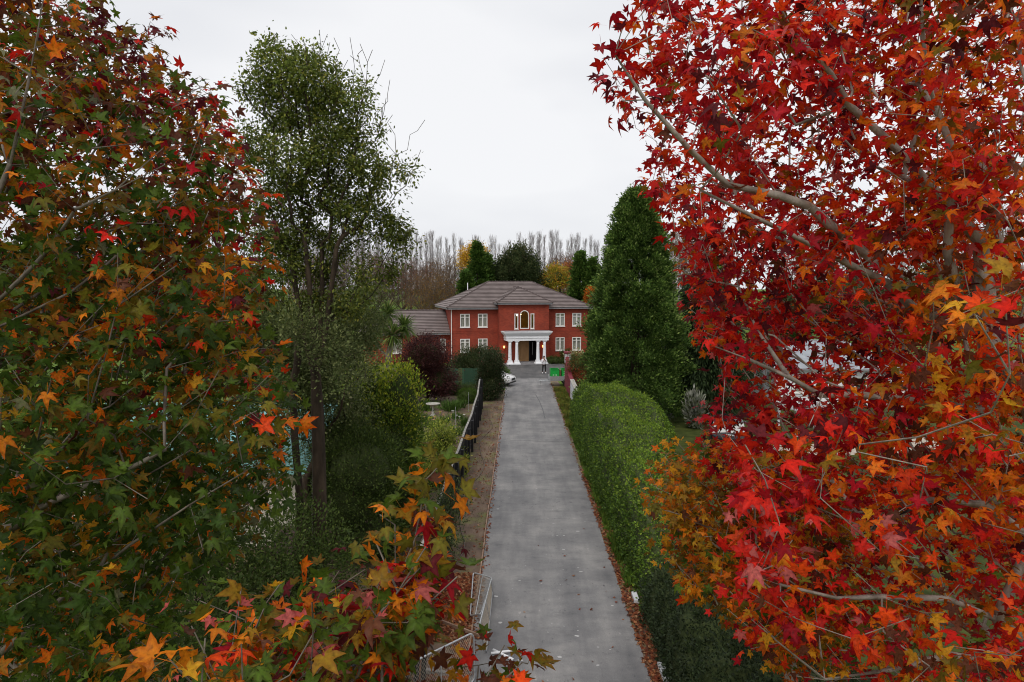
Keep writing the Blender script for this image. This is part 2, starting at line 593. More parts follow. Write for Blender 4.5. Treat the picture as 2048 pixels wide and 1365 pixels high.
# leaf templates: (vertices, triangles, tip weight); y runs along the leaf, z is its upper side
def sweetgum_leaf(simple=False, curl=0.25):
    c = (0, 0.30)
    lob = [(-120, 0.46), (-60, 0.62), (0, 0.70), (60, 0.62), (120, 0.46)]
    notch = [(-160, 0.2), (-90, 0.27), (-30, 0.31), (30, 0.31), (90, 0.27), (160, 0.2)]

    def pol(a, r, up=0.0):
        t = math.radians(a)
        return (c[0] + r * math.sin(t), c[1] + r * math.cos(t), -curl * r * r + up)
    V, W, T = [(c[0], c[1], 0.0)], [0.0], []
    for a, r in notch:
        V.append(pol(a, r, 0.03))
        W.append(0.6)
    for i, (a, r) in enumerate(lob):
        nP, nN = 1 + i, 2 + i
        k = len(V)
        if simple:
            V += [pol(a - 19, r * 0.6), pol(a, r), pol(a + 19, r * 0.6)]
            W += [0.6, 1.0, 0.6]
            T += [(0, k, nP), (0, k + 2, k), (k, k + 2, k + 1), (0, nN, k + 2)]
        else:
            V += [pol(a - 19, r * 0.6, 0.05), pol(a, r), pol(a + 19, r * 0.6, 0.05), pol(a, r * 0.6, -0.01)]
            W += [0.85, 1.0, 0.85, 0.12]
            T += [(0, k, nP), (0, k + 3, k), (k, k + 3, k + 1), (k + 3, k + 2, k + 1), (0, k + 2, k + 3), (0, nN, k + 2)]
    return np.array(V), np.array(T)[:, ::-1].copy(), np.array(W)


def bent(tpl, k, fold):
    V, T, W = tpl
    V = V.copy()
    V[:, 2] += 0.07 * np.sin(V[:, 0] * 4 + k * 2.1) + 0.06 * np.sin(V[:, 1] * 5 + k) + fold * np.abs(V[:, 0])
    V[:, 0] += 0.05 * np.sin(V[:, 1] * 4 + k * 1.7)
    return V, T, W


STARS = [bent(sweetgum_leaf(False, c_), k_, f_) for k_, (c_, f_) in enumerate(((0.35, 0.15), (0.95, 0.0), (0.2, 0.5), (1.4, 0.3), (-0.35, 0.3)))]
LEAF_STAR, LEAF_STAR2 = STARS[0], STARS[1]
LEAF_STAR_S = sweetgum_leaf(True, 0.35)
LEAF_DIAMOND = (np.array([(0, 0, 0), (0.27, 0.45, 0.07), (0, 1, -0.06), (-0.27, 0.45, 0.07)]), np.array([(0, 1, 2), (0, 2, 3)]), np.array([0, 0.5, 1, 0.5]))
LEAF_NEEDLE = (np.array([(0, 0, 0), (0.13, 0.5, 0.03), (0, 1, 0.0), (-0.13, 0.5, 0.03)]), np.array([(0, 1, 2), (0, 2, 3)]), np.array([0, 0.5, 1, 0.5]))


def leaf_arrays(pos, d, n, size, tpl, cA, cB):
    V, T, W = tpl
    d = unit(d)
    n = unit(n - (n * d).sum(1, keepdims=True) * d)
    x = np.cross(d, n)
    M = np.stack([x, d, n], axis=2) * size[:, None, None]
    P = np.einsum('nij,vj->nvi', M, V) + pos[:, None, :]
    C = cA[:, None, :] * (1 - W)[None, :, None] + cB[:, None, :] * W[None, :, None]
    k = len(V)
    F = T[None, :, :] + (np.arange(len(pos)) * k)[:, None, None]
    return P.reshape(-1, 3), F.reshape(-1, 3), C.reshape(-1, 3)


def leaf_cloud(name, parts, material, parent=None):
    """parts: list of leaf_arrays results joined into one mesh"""
    vs_, fs, cs, o = [], [], [], 0
    for v, f, c in parts:
        vs_.append(v)
        fs.append(f + o)
        cs.append(c)
        o += len(v)
    me = np_mesh(name, np.concatenate(vs_), np.concatenate(fs), material, np.concatenate(cs))
    return tag(link(bpy.data.objects.new(name, me), parent), kind='stuff')


# ------------------------------------------------------------------ helpers: trees
GUIDE_R = {}


def grow(trunk, tips, bf=0.35, step=0.3, lift=0.4, wob=0.05, rng=RNG, guides=()):
    """Join every tip to the trunk by the cheapest branch; returns nodes, parents, tip node ids."""
    P = [np.asarray(p, float) for p in trunk]
    par = [-1] + list(range(len(trunk) - 1))
    pl = [0.0]
    for i in range(1, len(P)):
        pl.append(pl[-1] + 0.35 * np.linalg.norm(P[i] - P[i - 1]))
    GUIDE_R.clear()
    for gd in guides:                         # main limbs laid down before the twigs: each starts at its nearest node
        gd = [np.asarray(p, float) for p in gd]
        prev = int(np.argmin([np.linalg.norm(p - gd[0]) for p in P]))
        for gi, (a, b) in enumerate(zip([P[prev]] + gd[:-1], gd)):
            m = max(1, int(np.linalg.norm(b - a) / 0.3))
            for q in range(1, m + 1):
                P.append(a + (b - a) * q / m + (rng.normal(0, 0.012, 3) if q < m else 0))
                par.append(prev)
                pl.append(pl[prev] + 0.3 * np.linalg.norm(b - a) / m)
                prev = len(P) - 1
                GUIDE_R[prev] = 0.05 * (1 - (gi + q / m) / len(gd)) ** 0.8 + 0.008
    cap = len(P) + len(tips) * 14 + 10
    A = np.zeros((cap, 3))
    B = np.zeros(cap)
    k = len(P)
    A[:k] = P
    B[:k] = pl
    tr = np.asarray(trunk, float)
    d0 = np.min(np.linalg.norm(tips[:, None, :] - tr[None], axis=2), axis=1)
    order = np.argsort(d0 + rng.random(len(tips)) * 0.3)
    tipid = np.zeros(len(tips), int)
    for t in order:
        v = tips[t] - A[:k]
        dist = np.sqrt((v * v).sum(1))
        hor = np.sqrt(v[:, 0] ** 2 + v[:, 1] ** 2)
        cost = dist + bf * B[:k] + 0.7 * np.maximum(0, hor * lift - v[:, 2])
        j = int(np.argmin(cost))
        L = dist[j]
        m = min(13, max(1, int(L / step)))
        a, b = A[j].copy(), tips[t]
        bow = np.array([0, 0, -0.11 * L])
        off = rng.normal(0, wob * min(L, 2.5), 3)
        prev = j
        for q in range(1, m + 1):
            u = q / m
            p = a + (b - a) * u + bow * (4 * u * (1 - u)) + off * (math.sin(u * 5.3) * (1 - u) * 1.6) + (rng.normal(0, 0.007 * min(L, 1.5), 3) if q < m else 0)
            if k >= cap:
                break
            A[k] = p
            B[k] = B[prev] + L / m
            par.append(prev)
            prev = k
            k += 1
        tipid[t] = prev
    return A[:k], np.array(par), tipid


def branch_mesh(mb, A, par, r0, rt, sides=6, minr=0.0, thin=4, ceil=None, floor=None):
    k = len(A)
    cnt = np.zeros(k)
    ch = [[] for _ in range(k)]
    for i in range(k - 1, 0, -1):
        if not ch[i]:
            cnt[i] = max(cnt[i], 1)
        cnt[par[i]] += cnt[i]
        ch[par[i]].append(i)
    ex = math.log(r0 / rt) / max(math.log(max(cnt[0], 2)), 0.1)
    rad = rt * np.maximum(cnt, 1) ** ex
    if ceil is not None:
        rad = np.minimum(rad, ceil)
    if floor is not None:
        rad = np.maximum(rad, floor)
    stack = [(0, -1)]
    while stack:
        s, pp = stack.pop()
        chain = [s]
        while ch[chain[-1]]:
            cs = sorted(ch[chain[-1]], key=lambda i: -cnt[i])
            for o in cs[1:]:
                stack.append((o, chain[-1]))
            chain.append(cs[0])
        ids = ([pp] if pp >= 0 else []) + chain
        if len(ids) < 2:
            continue
        rr = rad[ids].copy()
        if pp >= 0:
            rr[0] = rad[chain[0]]
        if rr.max() < minr:
            continue
        mb.tube(A[ids], rr, sides if rr[0] > 0.03 else thin, cap=False)
    return rad


def in_ells(P, ells):
    best = np.full(len(P), 9.0)
    for e in ells:
        q = (P - e[:3]) / e[3:]
        best = np.minimum(best, np.sqrt((q * q).sum(1)))
    return best


def sample_ells(ells, n, lo=0.0, rng=RNG, ground=0.12):
    """points spread through a union of ellipsoids, outside fraction lo of each"""
    ells = np.asarray(ells, float)
    vol = np.prod(ells[:, 3:], axis=1)
    w = vol / vol.sum()
    out = np.zeros((0, 3))
    while len(out) < n:
        m = n * 3 + 60
        e = ells[rng.choice(len(ells), m, p=w)]
        u = unit(rng.normal(size=(m, 3)))
        r = (rng.random((m, 1)) * (1 - lo ** 3) + lo ** 3) ** (1 / 3)
        P = e[:, :3] + u * r * e[:, 3:]
        ok = (in_ells(P, ells) >= lo - 1e-6) & (P[:, 2] > ground)
        out = np.concatenate([out, P[ok]])
    return out[rng.permutation(len(out))[:n]]


def E(px, py, Y, rx, ry, rz):
    return np.concatenate([at(px, py, Y), [rx, ry, rz]])


def mixcol(rng, n, pal):
    cs = np.array([p[:3] for p in pal])
    w = np.array([p[3] for p in pal], float)
    return cs[rng.choice(len(pal), n, p=w / w.sum())]


def shrub(name, label, cat, base, ells, n_clump, per, size, pal, top_pal=None, clump_r=0.22, lo=0.72, tpl=LEAF_DIAMOND, material='leaf_small',
          bark='bark_brown', stem_r=0.05, n_stem=60, group=None, seed=1, trunk_h=None, upright=0.3, spread=0.9, twigs=0, height_mix=None, flat=0.0, rt=0.006, core=0.0):
    rng = np.random.default_rng(seed)
    ells = np.asarray(ells, float)
    cen = sample_ells(ells, n_clump, lo, rng)
    mid = (ells[:, :3] * np.prod(ells[:, 3:], axis=1)[:, None]).sum(0) / np.prod(ells[:, 3:], axis=1).sum()
    pos = np.repeat(cen, per, axis=0)
    m = len(pos)
    cr = clump_r * rng.uniform(0.6, 1.35, (n_clump, 1))
    g = rng.normal(size=(m, 3)) * np.repeat(cr, per, axis=0)
    g[:, 2] *= (1 - flat)
    out = unit(cen - mid + np.array([0, 0, 0.15]))
    pos = pos + g
    pos[:, 2] = np.maximum(pos[:, 2], 0.06)
    o = np.repeat(out, per, axis=0)
    gd = unit(g)
    d = o * 0.5 + gd * spread * 0.7 + rng.normal(0, 0.35, (m, 3)) + np.array([0, 0, upright])
    n = np.array([0, 0, 1.0]) + o * 0.5 + rng.normal(0, 0.45, (m, 3))
    sz = size * rng.uniform(0.65, 1.3, m)
    tint = np.repeat(rng.uniform(0.78, 1.25, (n_clump, 1)), per, axis=0) * rng.uniform(0.8, 1.22, (m, 1))
    cA = mixcol(rng, m, pal)
    if top_pal is not None:
        zt = (pos[:, 2] - pos[:, 2].min()) / (np.ptp(pos[:, 2]) + 1e-6)
        pr = height_mix(zt, rng) if height_mix else zt ** 2.2
        pick = rng.random(m) < pr * np.repeat(rng.uniform(0.4, 1.5, n_clump), per)
        cA[pick] = mixcol(rng, pick.sum(), top_pal)
    cA = cA * tint
    root = empty(name, tuple(base))
    inv = np.array(base)
    leaf_cloud('foliage', [leaf_arrays(pos - inv, d, n, sz, tpl, cA, cA * np.array([1.08, 1.05, 0.95]))], material, root)
    th = trunk_h if trunk_h else max(0.3, (mid[2]) * 0.5)
    trunk = [np.array([0, 0, -0.05]) + (mid - inv) * np.array([1, 1, 0]) * (q / 4) * 0.5 + np.array([0, 0, th * q / 4]) for q in range(5)]
    tips = sample_ells(ells, n_stem, 0.4, rng) - inv
    if twigs:
        tw = sample_ells(ells, twigs, 0.9, rng) - inv
        tips = np.concatenate([tips, tw + unit(tw - (mid - inv)) * clump_r * 1.6])
    A, par, _ = grow(trunk, tips, step=0.35, rng=rng)
    mb = MB()
    branch_mesh(mb, A, par, stem_r, rt, sides=6, thin=3)
    mb.build('trunk', bark, root, smooth=True)
    if core:
        mc = MB()
        for e in ells:
            mc.ball(e[:3] - inv, e[3:] * core, 12, 8)
        mc.v = [(x, y, max(z, 0.02)) for x, y, z in mc.v]
        tag(mc.build('inner_twigs', 'hedge_twigs', root), kind='stuff')
    tag(root, label, cat, group)
    return root


def copy_tree(o, parent=None):
    c = o.copy()
    col.objects.link(c)
    c.parent = parent
    for ch in o.children:
        copy_tree(ch, c)
    return c

# ------------------------------------------------------------------ the setting
def terrain_z(x, y):
    t = np.clip((y - 92) / 75.0, 0, 1)
    s = t * t * (3 - 2 * t)
    far = np.clip((y - 170) / 600.0, 0, 1)
    return 4.6 * s + 1.6 * far


def build_ground():
    ys = np.concatenate([np.linspace(-60, 90, 16), np.linspace(94, 180, 30), np.linspace(190, 1500, 30)])
    xs = np.concatenate([np.linspace(-900, -120, 14), np.linspace(-110, 110, 45), np.linspace(120, 900, 14)])
    X, Y = np.meshgrid(xs, ys)
    Z = terrain_z(X, Y)
    mb = MB()
    nx, ny = len(xs), len(ys)
    mb.add(np.stack([X, Y, Z], -1).reshape(-1, 3), [(j * nx + i, j * nx + i + 1, (j + 1) * nx + i + 1, (j + 1) * nx + i) for j in range(ny - 1) for i in range(nx - 1)])
    tag(mb.build('ground', 'field', smooth=True), kind='structure')


build_ground()


def sheet(name, poly, z, material, thick=0.0):
    mb = MB()
    if thick:
        mb.prism(poly, 'z', z - thick, z)
    else:
        mb.add([(x, y, z) for x, y in poly], [tuple(range(len(poly)))])
    return tag(mb.build(name, material), kind='structure')


def wavy(x0, x1, y0, y1, n, amp, seed):
    rr = random.Random(seed)
    ys = [y0 + (y1 - y0) * i / n for i in range(n + 1)]
    L_ = [(x0 + rr.uniform(-amp, amp), y) for y in ys]
    R_ = [(x1 + rr.uniform(-amp, amp), y) for y in ys]
    return R_ + L_[::-1]


sheet('garden_soil', wavy(-14.0, -2.3, 3, 70, 14, 0.3, 1), 0.004, 'soil')
sheet('lawn', [(3.3, 2), (60, 2), (60, 74), (9, 74), (3.9, 60), (3.3, 40)], 0.004, 'lawn')
sheet('verge', wavy(-2.45, -1.08, 2, 56, 30, 0.02, 2), 0.009, 'soil')
sheet('verge_right', wavy(2.8, 3.6, 2, 62, 30, 0.05, 3), 0.009, 'soil')
# the drive: one strip with slightly ragged edges, and the darker turning court in front of the house
drv = [(2.85 + random.uniform(-0.018, 0.018), 2 + i * 0.6) for i in range(102)] + [(2.85, 63.3), (-1.1, 63.3)] + [(-1.1 + random.uniform(-0.02, 0.02), 63.2 - i * 0.6) for i in range(103)]
sheet('driveway', drv, 0.022, 'asphalt')
sheet('forecourt', [(-1.06, 57.2), (-1.06, 63.0), (2.9, 63.25), (4.4, 62.9), (9.5, 63.5), (10.5, 76.5), (8.6, 78.2), (-2.6, 76.0), (-7.0, 74.0), (-9.5, 66), (-8, 57.4), (-3, 56.6)], 0.027, 'asphalt_dark')
sheet('gravel_yard', [(-26, 14), (-12, 15.5), (-9.0, 19.6), (-13, 22), (-28, 23)], 0.008, 'paving_pale')
sheet('paved_path', [(12.5, 33.5), (20, 34.5), (27, 38), (27, 40), (19.5, 37), (12, 36)], 0.008, 'paving_pale')

# worn places in the drive: a cross seam, a pale worn patch, tar patches, a curved tyre mark, chalky spots
def blotch(cx, cy, rx, ry_, seed, n_=26):
    r_ = random.Random(seed)
    ph = [r_.uniform(0, 6.28) for _ in range(4)]
    return [(cx + rx * math.cos(t) * k_, cy + ry_ * math.sin(t) * k_) for t, k_ in ((2 * math.pi * i / n_, 1 + 0.2 * math.sin(2 * 2 * math.pi * i / n_ + ph[0]) + 0.13 * math.sin(5 * 2 * math.pi * i / n_ + ph[1]) + 0.09 * math.sin(9 * 2 * math.pi * i / n_ + ph[2])) for i in range(n_))]


sheet('asphalt_seam', [(-1.05, 36.9), (0.4, 37.0), (2.8, 36.75), (2.8, 36.82), (0.4, 37.09), (-1.05, 36.99)], 0.0258, 'tar_dark')
ty_ = [(1.35, 53.5), (1.55, 50.5), (1.68, 47), (1.72, 43.5)]
sheet('tyre_mark', [(x - 0.035, y) for x, y in ty_] + [(x + 0.035, y) for x, y in ty_[::-1]], 0.0256, 'tar_dark')
sp_ = MB()
for i in range(46):
    px_, py_ = random.uniform(985, 1240), random.uniform(985, 1340)
    g_ = at(px_, py_, 1.0) - CC
    g_ = CC + g_ * (-CAMH / g_[2])
    if -0.9 < g_[0] < 2.6:
        s = random.choice((0.012, 0.018, 0.025, 0.04))
        sp_.add([(x, y, 0.0262 + 0.00002 * i) for x, y in blotch(g_[0], g_[1], s * 1.4, s, 60 + i, 9)], [tuple(range(9))])
tag(sp_.build('chalky_spots', 'chalk'), 'small pale chalky spots scattered on the near part of the drive', 'spots', kind='stuff')

# timber edging boards on the left of the drive
te = tag(empty('timber_edging', (-1.13, 15, 0)), 'thin pinkish timber edging running along the left side of the driveway', 'edging')
for i in range(10):
    dx = random.uniform(-0.012, 0.012)
    MB().box(-0.02 + dx, 0.02 + dx, i * 3.6 + 0.01, i * 3.6 + 3.59, 0, 0.075 + random.uniform(-0.01, 0.01)).build('board', 'timber_edge', te)
# concrete edge blocks showing under the dark hedge
for i, (y, l) in enumerate(((17.6, 0.55), (13.9, 0.7))):
    ke = MB().box(-0.07, 0.07, 0, l, 0, 0.14).build('edge_block', 'white_render', bevel=0.015)
    ke.location = (3.16, y, 0)
    tag(ke, ('pale concrete edge block below the dark hedge, farther of two', 'pale concrete edge block below the dark hedge, nearer of two')[i], 'edge block', 'edge blocks beside the drive')

# ------------------------------------------------------------------ the brick house
HA = R(13)
HO = (-7.472, 75.5, 0.0)
house = tag(empty('brick_house', HO, HA), 'two-storey red brick house with brown tiled hip roof and white portico', 'house')
W_, D_ = 15.87, 11.6
EZ = 6.08
WT = 0.26


def wall_mesh(axis, u0, u1, z0, z1, p0, p1, holes):
    """a wall slab along x (axis 'x', between y=p0..p1) or y with rectangular holes (u0,u1,z0,z1)"""
    us = sorted({u0, u1, *[h[0] for h in holes], *[h[1] for h in holes]})
    zs = sorted({z0, z1, *[h[2] for h in holes], *[h[3] for h in holes]})
    nu, nz = len(us) - 1, len(zs) - 1
    solid = [[not any(h[0] <= (us[i] + us[i + 1]) / 2 <= h[1] and h[2] <= (zs[j] + zs[j + 1]) / 2 <= h[3] for h in holes) for j in range(nz)] for i in range(nu)]
    mb = MB()

    def P(u, p, z):
        return (u, p, z) if axis == 'x' else (p, u, z)
    fl = axis == 'x'

    def quad(a, b, c, d):
        mb.add([a, b, c, d], [(0, 1, 2, 3)] if fl else [(3, 2, 1, 0)])
    S = lambda i, j: 0 <= i < nu and 0 <= j < nz and solid[i][j]
    for i in range(nu):
        for j in range(nz):
            if not solid[i][j]:
                continue
            a, b, c, d = us[i], us[i + 1], zs[j], zs[j + 1]
            quad(P(a, p0, c), P(b, p0, c), P(b, p0, d), P(a, p0, d))
            quad(P(b, p1, c), P(a, p1, c), P(a, p1, d), P(b, p1, d))
            if not S(i - 1, j):
                quad(P(a, p1, c), P(a, p0, c), P(a, p0, d), P(a, p1, d))
            if not S(i + 1, j):
                quad(P(b, p0, c), P(b, p1, c), P(b, p1, d), P(b, p0, d))
            if not S(i, j - 1):
                quad(P(a, p1, c), P(b, p1, c), P(b, p0, c), P(a, p0, c))
            if not S(i, j + 1):
                quad(P(a, p0, d), P(b, p0, d), P(b, p1, d), P(a, p1, d))
    return mb


def casement(parent, xc, w, z0, z1, y, curtain=True, name='window', double=True):
    """white joinery: outer frame, mullion, transom bar, panes, sill; y is the outer wall face"""
    x0, x1 = xc - w / 2, xc + w / 2
    f = 0.085
    mb = MB()
    ya, yb = y - 0.03, y + 0.09
    mb.box(x0, x0 + f, ya, yb, z0, z1).box(x1 - f, x1, ya, yb, z0, z1)
    mb.box(x0 + f, x1 - f, ya, yb, z1 - f, z1).box(x0 + f, x1 - f, ya, yb, z0, z0 + f)
    if double:
        mb.box(xc - 0.07, xc + 0.07, ya + 0.012, yb - 0.01, z0 + f, z1 - f)
        zt = z0 + (z1 - z0) * 0.73
        mb.box(x0 + f, xc - 0.07, ya + 0.03, yb - 0.02, zt - 0.025, zt + 0.025).box(xc + 0.07, x1 - f, ya + 0.03, yb - 0.02, zt - 0.025, zt + 0.025)
    w_ = mb.build(name, 'frame_cream', parent)
    for a, b in (((x0 + f, xc - 0.07), (xc + 0.07, x1 - f)) if double else ((x0 + f, x1 - f),)):
        MB().box(a, b, y + 0.05, y + 0.058, z0 + f, z1 - f).build('pane', 'glass', w_)
    MB().box(x0 - 0.05, x1 + 0.05, y - 0.085, y - 0.034, z0 - 0.07, z0 - 0.003).build('sill', 'frame_cream', w_)
    if curtain:
        cb = MB()
        for (a, b) in ((x0, xc), (xc, x1)):
            n = 14
            vs_ = []
            for i in range(n + 1):
                u = a + (b - a) * i / n
                q = y + 0.085 + 0.014 * math.sin(i * 2.4)
                vs_ += [(u, q, z0 - 0.1), (u, q, z1 + 0.1)]
            cb.add(vs_, [(2 * i, 2 * i + 2, 2 * i + 3, 2 * i + 1) for i in range(n)])
        cb.build('curtain', 'curtain', w_)
    return w_


WINX = (1.55, 3.555, 12.575, 14.56)
UZ, LZ = (4.06, 5.56), (1.26, 2.77)
holes = [(x - 0.54, x + 0.54, z[0], z[1]) for x in WINX for z in (UZ, LZ)]
BX0, BX1, BY = 5.23, 10.9, -1.2
holes.append((BX0 + 0.3, BX1 - 0.3, 0.0, 5.9))
wall_mesh('x', 0, W_, 0, EZ, 0, WT, holes).build('wall', 'brick', house)
wall_mesh('y', WT, D_, 0, EZ, 0.0, WT, []).build('wall', 'brick', house)
wall_mesh('y', WT, D_, 0, EZ, W_ - WT, W_, []).build('wall', 'brick', house)
wall_mesh('x', WT, W_ - WT, 0, EZ, D_ - WT, D_, []).build('wall', 'brick', house)
# dark rooms behind the windows
for q0, q1 in ((WT + 0.01, BX0 + 0.25), (BX1 - 0.25, W_ - WT - 0.01)):
    MB().box(q0, q1, 0.9, 0.95, 0.05, EZ).build('inner_wall', 'dark_room', house)
for x in WINX:
    for z in (UZ, LZ):
        casement(house, x, 1.07, z[0], z[1], 0.0)
# string courses and quoins of the front, a little proud of the brickwork
for z in (3.42, 3.62):
    for q0, q1 in ((-0.02, BX0 - 0.01), (BX1 + 0.01, W_ + 0.02)):
        MB().box(q0, q1, -0.022, -0.002, z, z + 0.085).build('string_course', 'brick', house)
MB().box(-0.022, -0.002, 0.0, D_, 3.42, 3.505).build('string_course', 'brick', house)
# projecting bay
AX0, AX1, AZ0, ASP, AR = 7.565, 8.598, 3.89, 5.437, 0.5165
bh = [(6.93, 7.365, 3.89, 5.586), (8.77, 9.2, 3.89, 5.586), (AX0, AX1, AZ0, ASP + AR + 0.09), (7.1, 9.55, 0.0, 2.68)]
BTOP = 6.62
wall_mesh('x', BX0, BX1, 0, BTOP, BY, BY + WT, bh).build('wall', 'brick', house)
wall_mesh('y', BY + WT, 0.0, 0, BTOP, BX0, BX0 + WT, []).build('wall', 'brick', house)
wall_mesh('y', BY + WT, 0.0, 0, BTOP, BX1 - WT, BX1, []).build('wall', 'brick', house)
# arch head spandrels
n = 14
arc = [(8.0815 - AR * math.cos(math.pi * i / n), ASP + AR * math.sin(math.pi * i / n)) for i in range(n + 1)]
sp = MB()
top = ASP + AR + 0.09
vs_ = []
for x, z in arc:
    vs_ += [(x, BY, z), (x, BY, top), (x, BY + WT, z), (x, BY + WT, top)]
fs = []
for i in range(n):
    a, b = 4 * i, 4 * (i + 1)
    fs += [(a, b, b + 1, a + 1), (b + 2, a + 2, a + 3, b + 3), (a, a + 2, b + 2, b)]
sp.add(vs_, fs).build('arch_head', 'brick', house)
# the arched window: frame, pane
aw = MB()
fr = 0.085
outer = [(AX0, AZ0)] + arc + [(AX1, AZ0)]
inner = [(AX0 + fr, AZ0 + fr)] + [(8.0815 - (AR - fr) * math.cos(math.pi * i / n), ASP + (AR - fr) * math.sin(math.pi * i / n)) for i in range(n + 1)] + [(AX1 - fr, AZ0 + fr)]
k = len(outer)
vs_ = [(x, BY - 0.03, z) for x, z in outer] + [(x, BY - 0.03, z) for x, z in inner] + [(x, BY + 0.08, z) for x, z in outer] + [(x, BY + 0.08, z) for x, z in inner]
fs = []
for i in range(k):
    j = (i + 1) % k
    fs += [(i, j, k + j, k + i)[::-1], (2 * k + i, 2 * k + j, 3 * k + j, 3 * k + i), (i, j, 2 * k + j, 2 * k + i), (k + i, k + j, 3 * k + j, 3 * k + i)]
aw.add(vs_, fs)
awo = tag(aw.build('window', 'frame_cream', house), 'arched window over the portico')
MB().add([(x, BY + 0.03, z) for x, z in inner], [tuple(range(k))]).build('pane', 'glass', awo)
for xc, w in ((7.1475, 0.43), (8.985, 0.43)):
    casement(house, xc, w, 3.89, 5.586, BY, curtain=False, double=False)
# the lit stair hall behind the bay
hall = MB()
hx0, hx1, hy0, hy1, hz0, hz1 = BX0 + 0.28, BX1 - 0.28, BY + WT + 0.02, 3.2, 2.75, 6.02
hall.add([(hx0, hy1, hz0), (hx1, hy1, hz0), (hx1, hy1, hz1), (hx0, hy1, hz1), (hx0, hy0, hz0), (hx0, hy0, hz1), (hx1, hy0, hz0), (hx1, hy0, hz1)],
         [(0, 1, 2, 3), (4, 0, 3, 5), (1, 6, 7, 2), (5, 3, 2, 7), (4, 6, 1, 0)])
hall.build('stair_hall', 'hall_wall', house)
MB().box(6.2, 7.3, 1.2, 1.35, 2.8, 5.5).build('hall_cupboard', 'dark_room', house)
ch = empty('chandelier', (0, 0, 0))
ca, sa = math.cos(HA), math.sin(HA)


def hw(x, y, z):
    return (HO[0] + x * ca - y * sa, HO[1] + x * sa + y * ca, z)


ch.location = hw(7.65, 0.2, 6.0)
tag(ch, 'lit chandelier with small round globes hanging behind the arched window', 'chandelier')
MB().tube([(0, 0, 0), (0, 0, -0.75)], 0.015, 6).build('stem', 'alloy', ch)
for i, (x, y, z) in enumerate(((-0.28, 0, -0.45), (0.28, -0.05, -0.62), (0.05, 0.2, -0.4), (-0.1, -0.25, -0.72), (-0.42, 0.1, -0.7))):
    MB().tube([(0, 0, -0.35), (x * 0.6, y * 0.6, -0.5), (x, y, z - 0.02)], 0.01, 5).build('arm', 'alloy', ch)
    MB().ball((x, y, z + 0.08), 0.085).build('globe', 'bulb_warm', ch, smooth=True)
# entrance: tall timber leaf standing before a dark opening, step
dr = MB()
dr.box(7.14, 8.72, BY + 0.62, BY + 0.68, 0.19, 2.62)
door = tag(dr.build('door', 'door_wood', house), 'tall tan timber entrance panel')
for q in range(3):
    MB().box(7.3 + q * 0.47, 7.3 + q * 0.47 + 0.36, BY + 0.6, BY + 0.619, 0.4, 2.45).build('door_panel', 'door_wood', door)
MB().box(8.76, 8.86, BY + 0.58, BY + 0.7, 0.19, 2.62).build('door_jamb', 'dark_plastic', house)
MB().tube([(9.12, BY + 0.5, 0.9), (9.12, BY + 0.5, 2.3)], 0.02, 6).build('door_pull', 'alloy', house)
MB().box(BX0 + 0.28, BX1 - 0.28, 0.6, 0.66, 0.19, 2.73).build('inner_wall', 'dark_room', house)
MB().box(BX0 + 0.28, BX1 - 0.28, BY + WT, 0.7, 2.69, 2.742).build('porch_ceiling', 'dark_room', house)
MB().box(5.6, 10.75, -2.75, BY - 0.01, 0, 0.06).box(6.9, 9.7, BY - 0.4, 0.6, 0.061, 0.185).build('step', 'gutter_grey', house)

# wall lamps beside the columns
for i, x in enumerate((5.72, 10.2)):
    wl_ = MB()
    wl_.box(x - 0.06, x + 0.06, BY - 0.05, BY - 0.003, 1.75, 2.1).tube([(x, BY - 0.05, 1.95), (x, BY - 0.14, 1.95)], 0.015, 6)
    wo = wl_.build('wall_lamp', 'dark_plastic', house)
    MB().box(x - 0.07, x + 0.07, BY - 0.24, BY - 0.10, 1.78, 2.02).build('lamp_glass', 'lamp_orange', wo)

# portico: four columns in pairs and a deep stepped entablature
port = empty('portico', (0, 0, 0))
port.parent = house


def ring_stack(levels):
    mb = MB()
    vs_ = []
    for x0, x1, y0, y1, z in levels:
        vs_ += [(x0, y0, z), (x1, y0, z), (x1, y1, z), (x0, y1, z)]
    fs = [(3, 2, 1, 0)]
    for i in range(len(levels) - 1):
        for j in range(4):
            fs.append((4 * i + j, 4 * i + (j + 1) % 4, 4 * i + 4 + (j + 1) % 4, 4 * i + 4 + j))
    m_ = 4 * (len(levels) - 1)
    fs.append((m_, m_ + 1, m_ + 2, m_ + 3))
    return mb.add(vs_, fs)


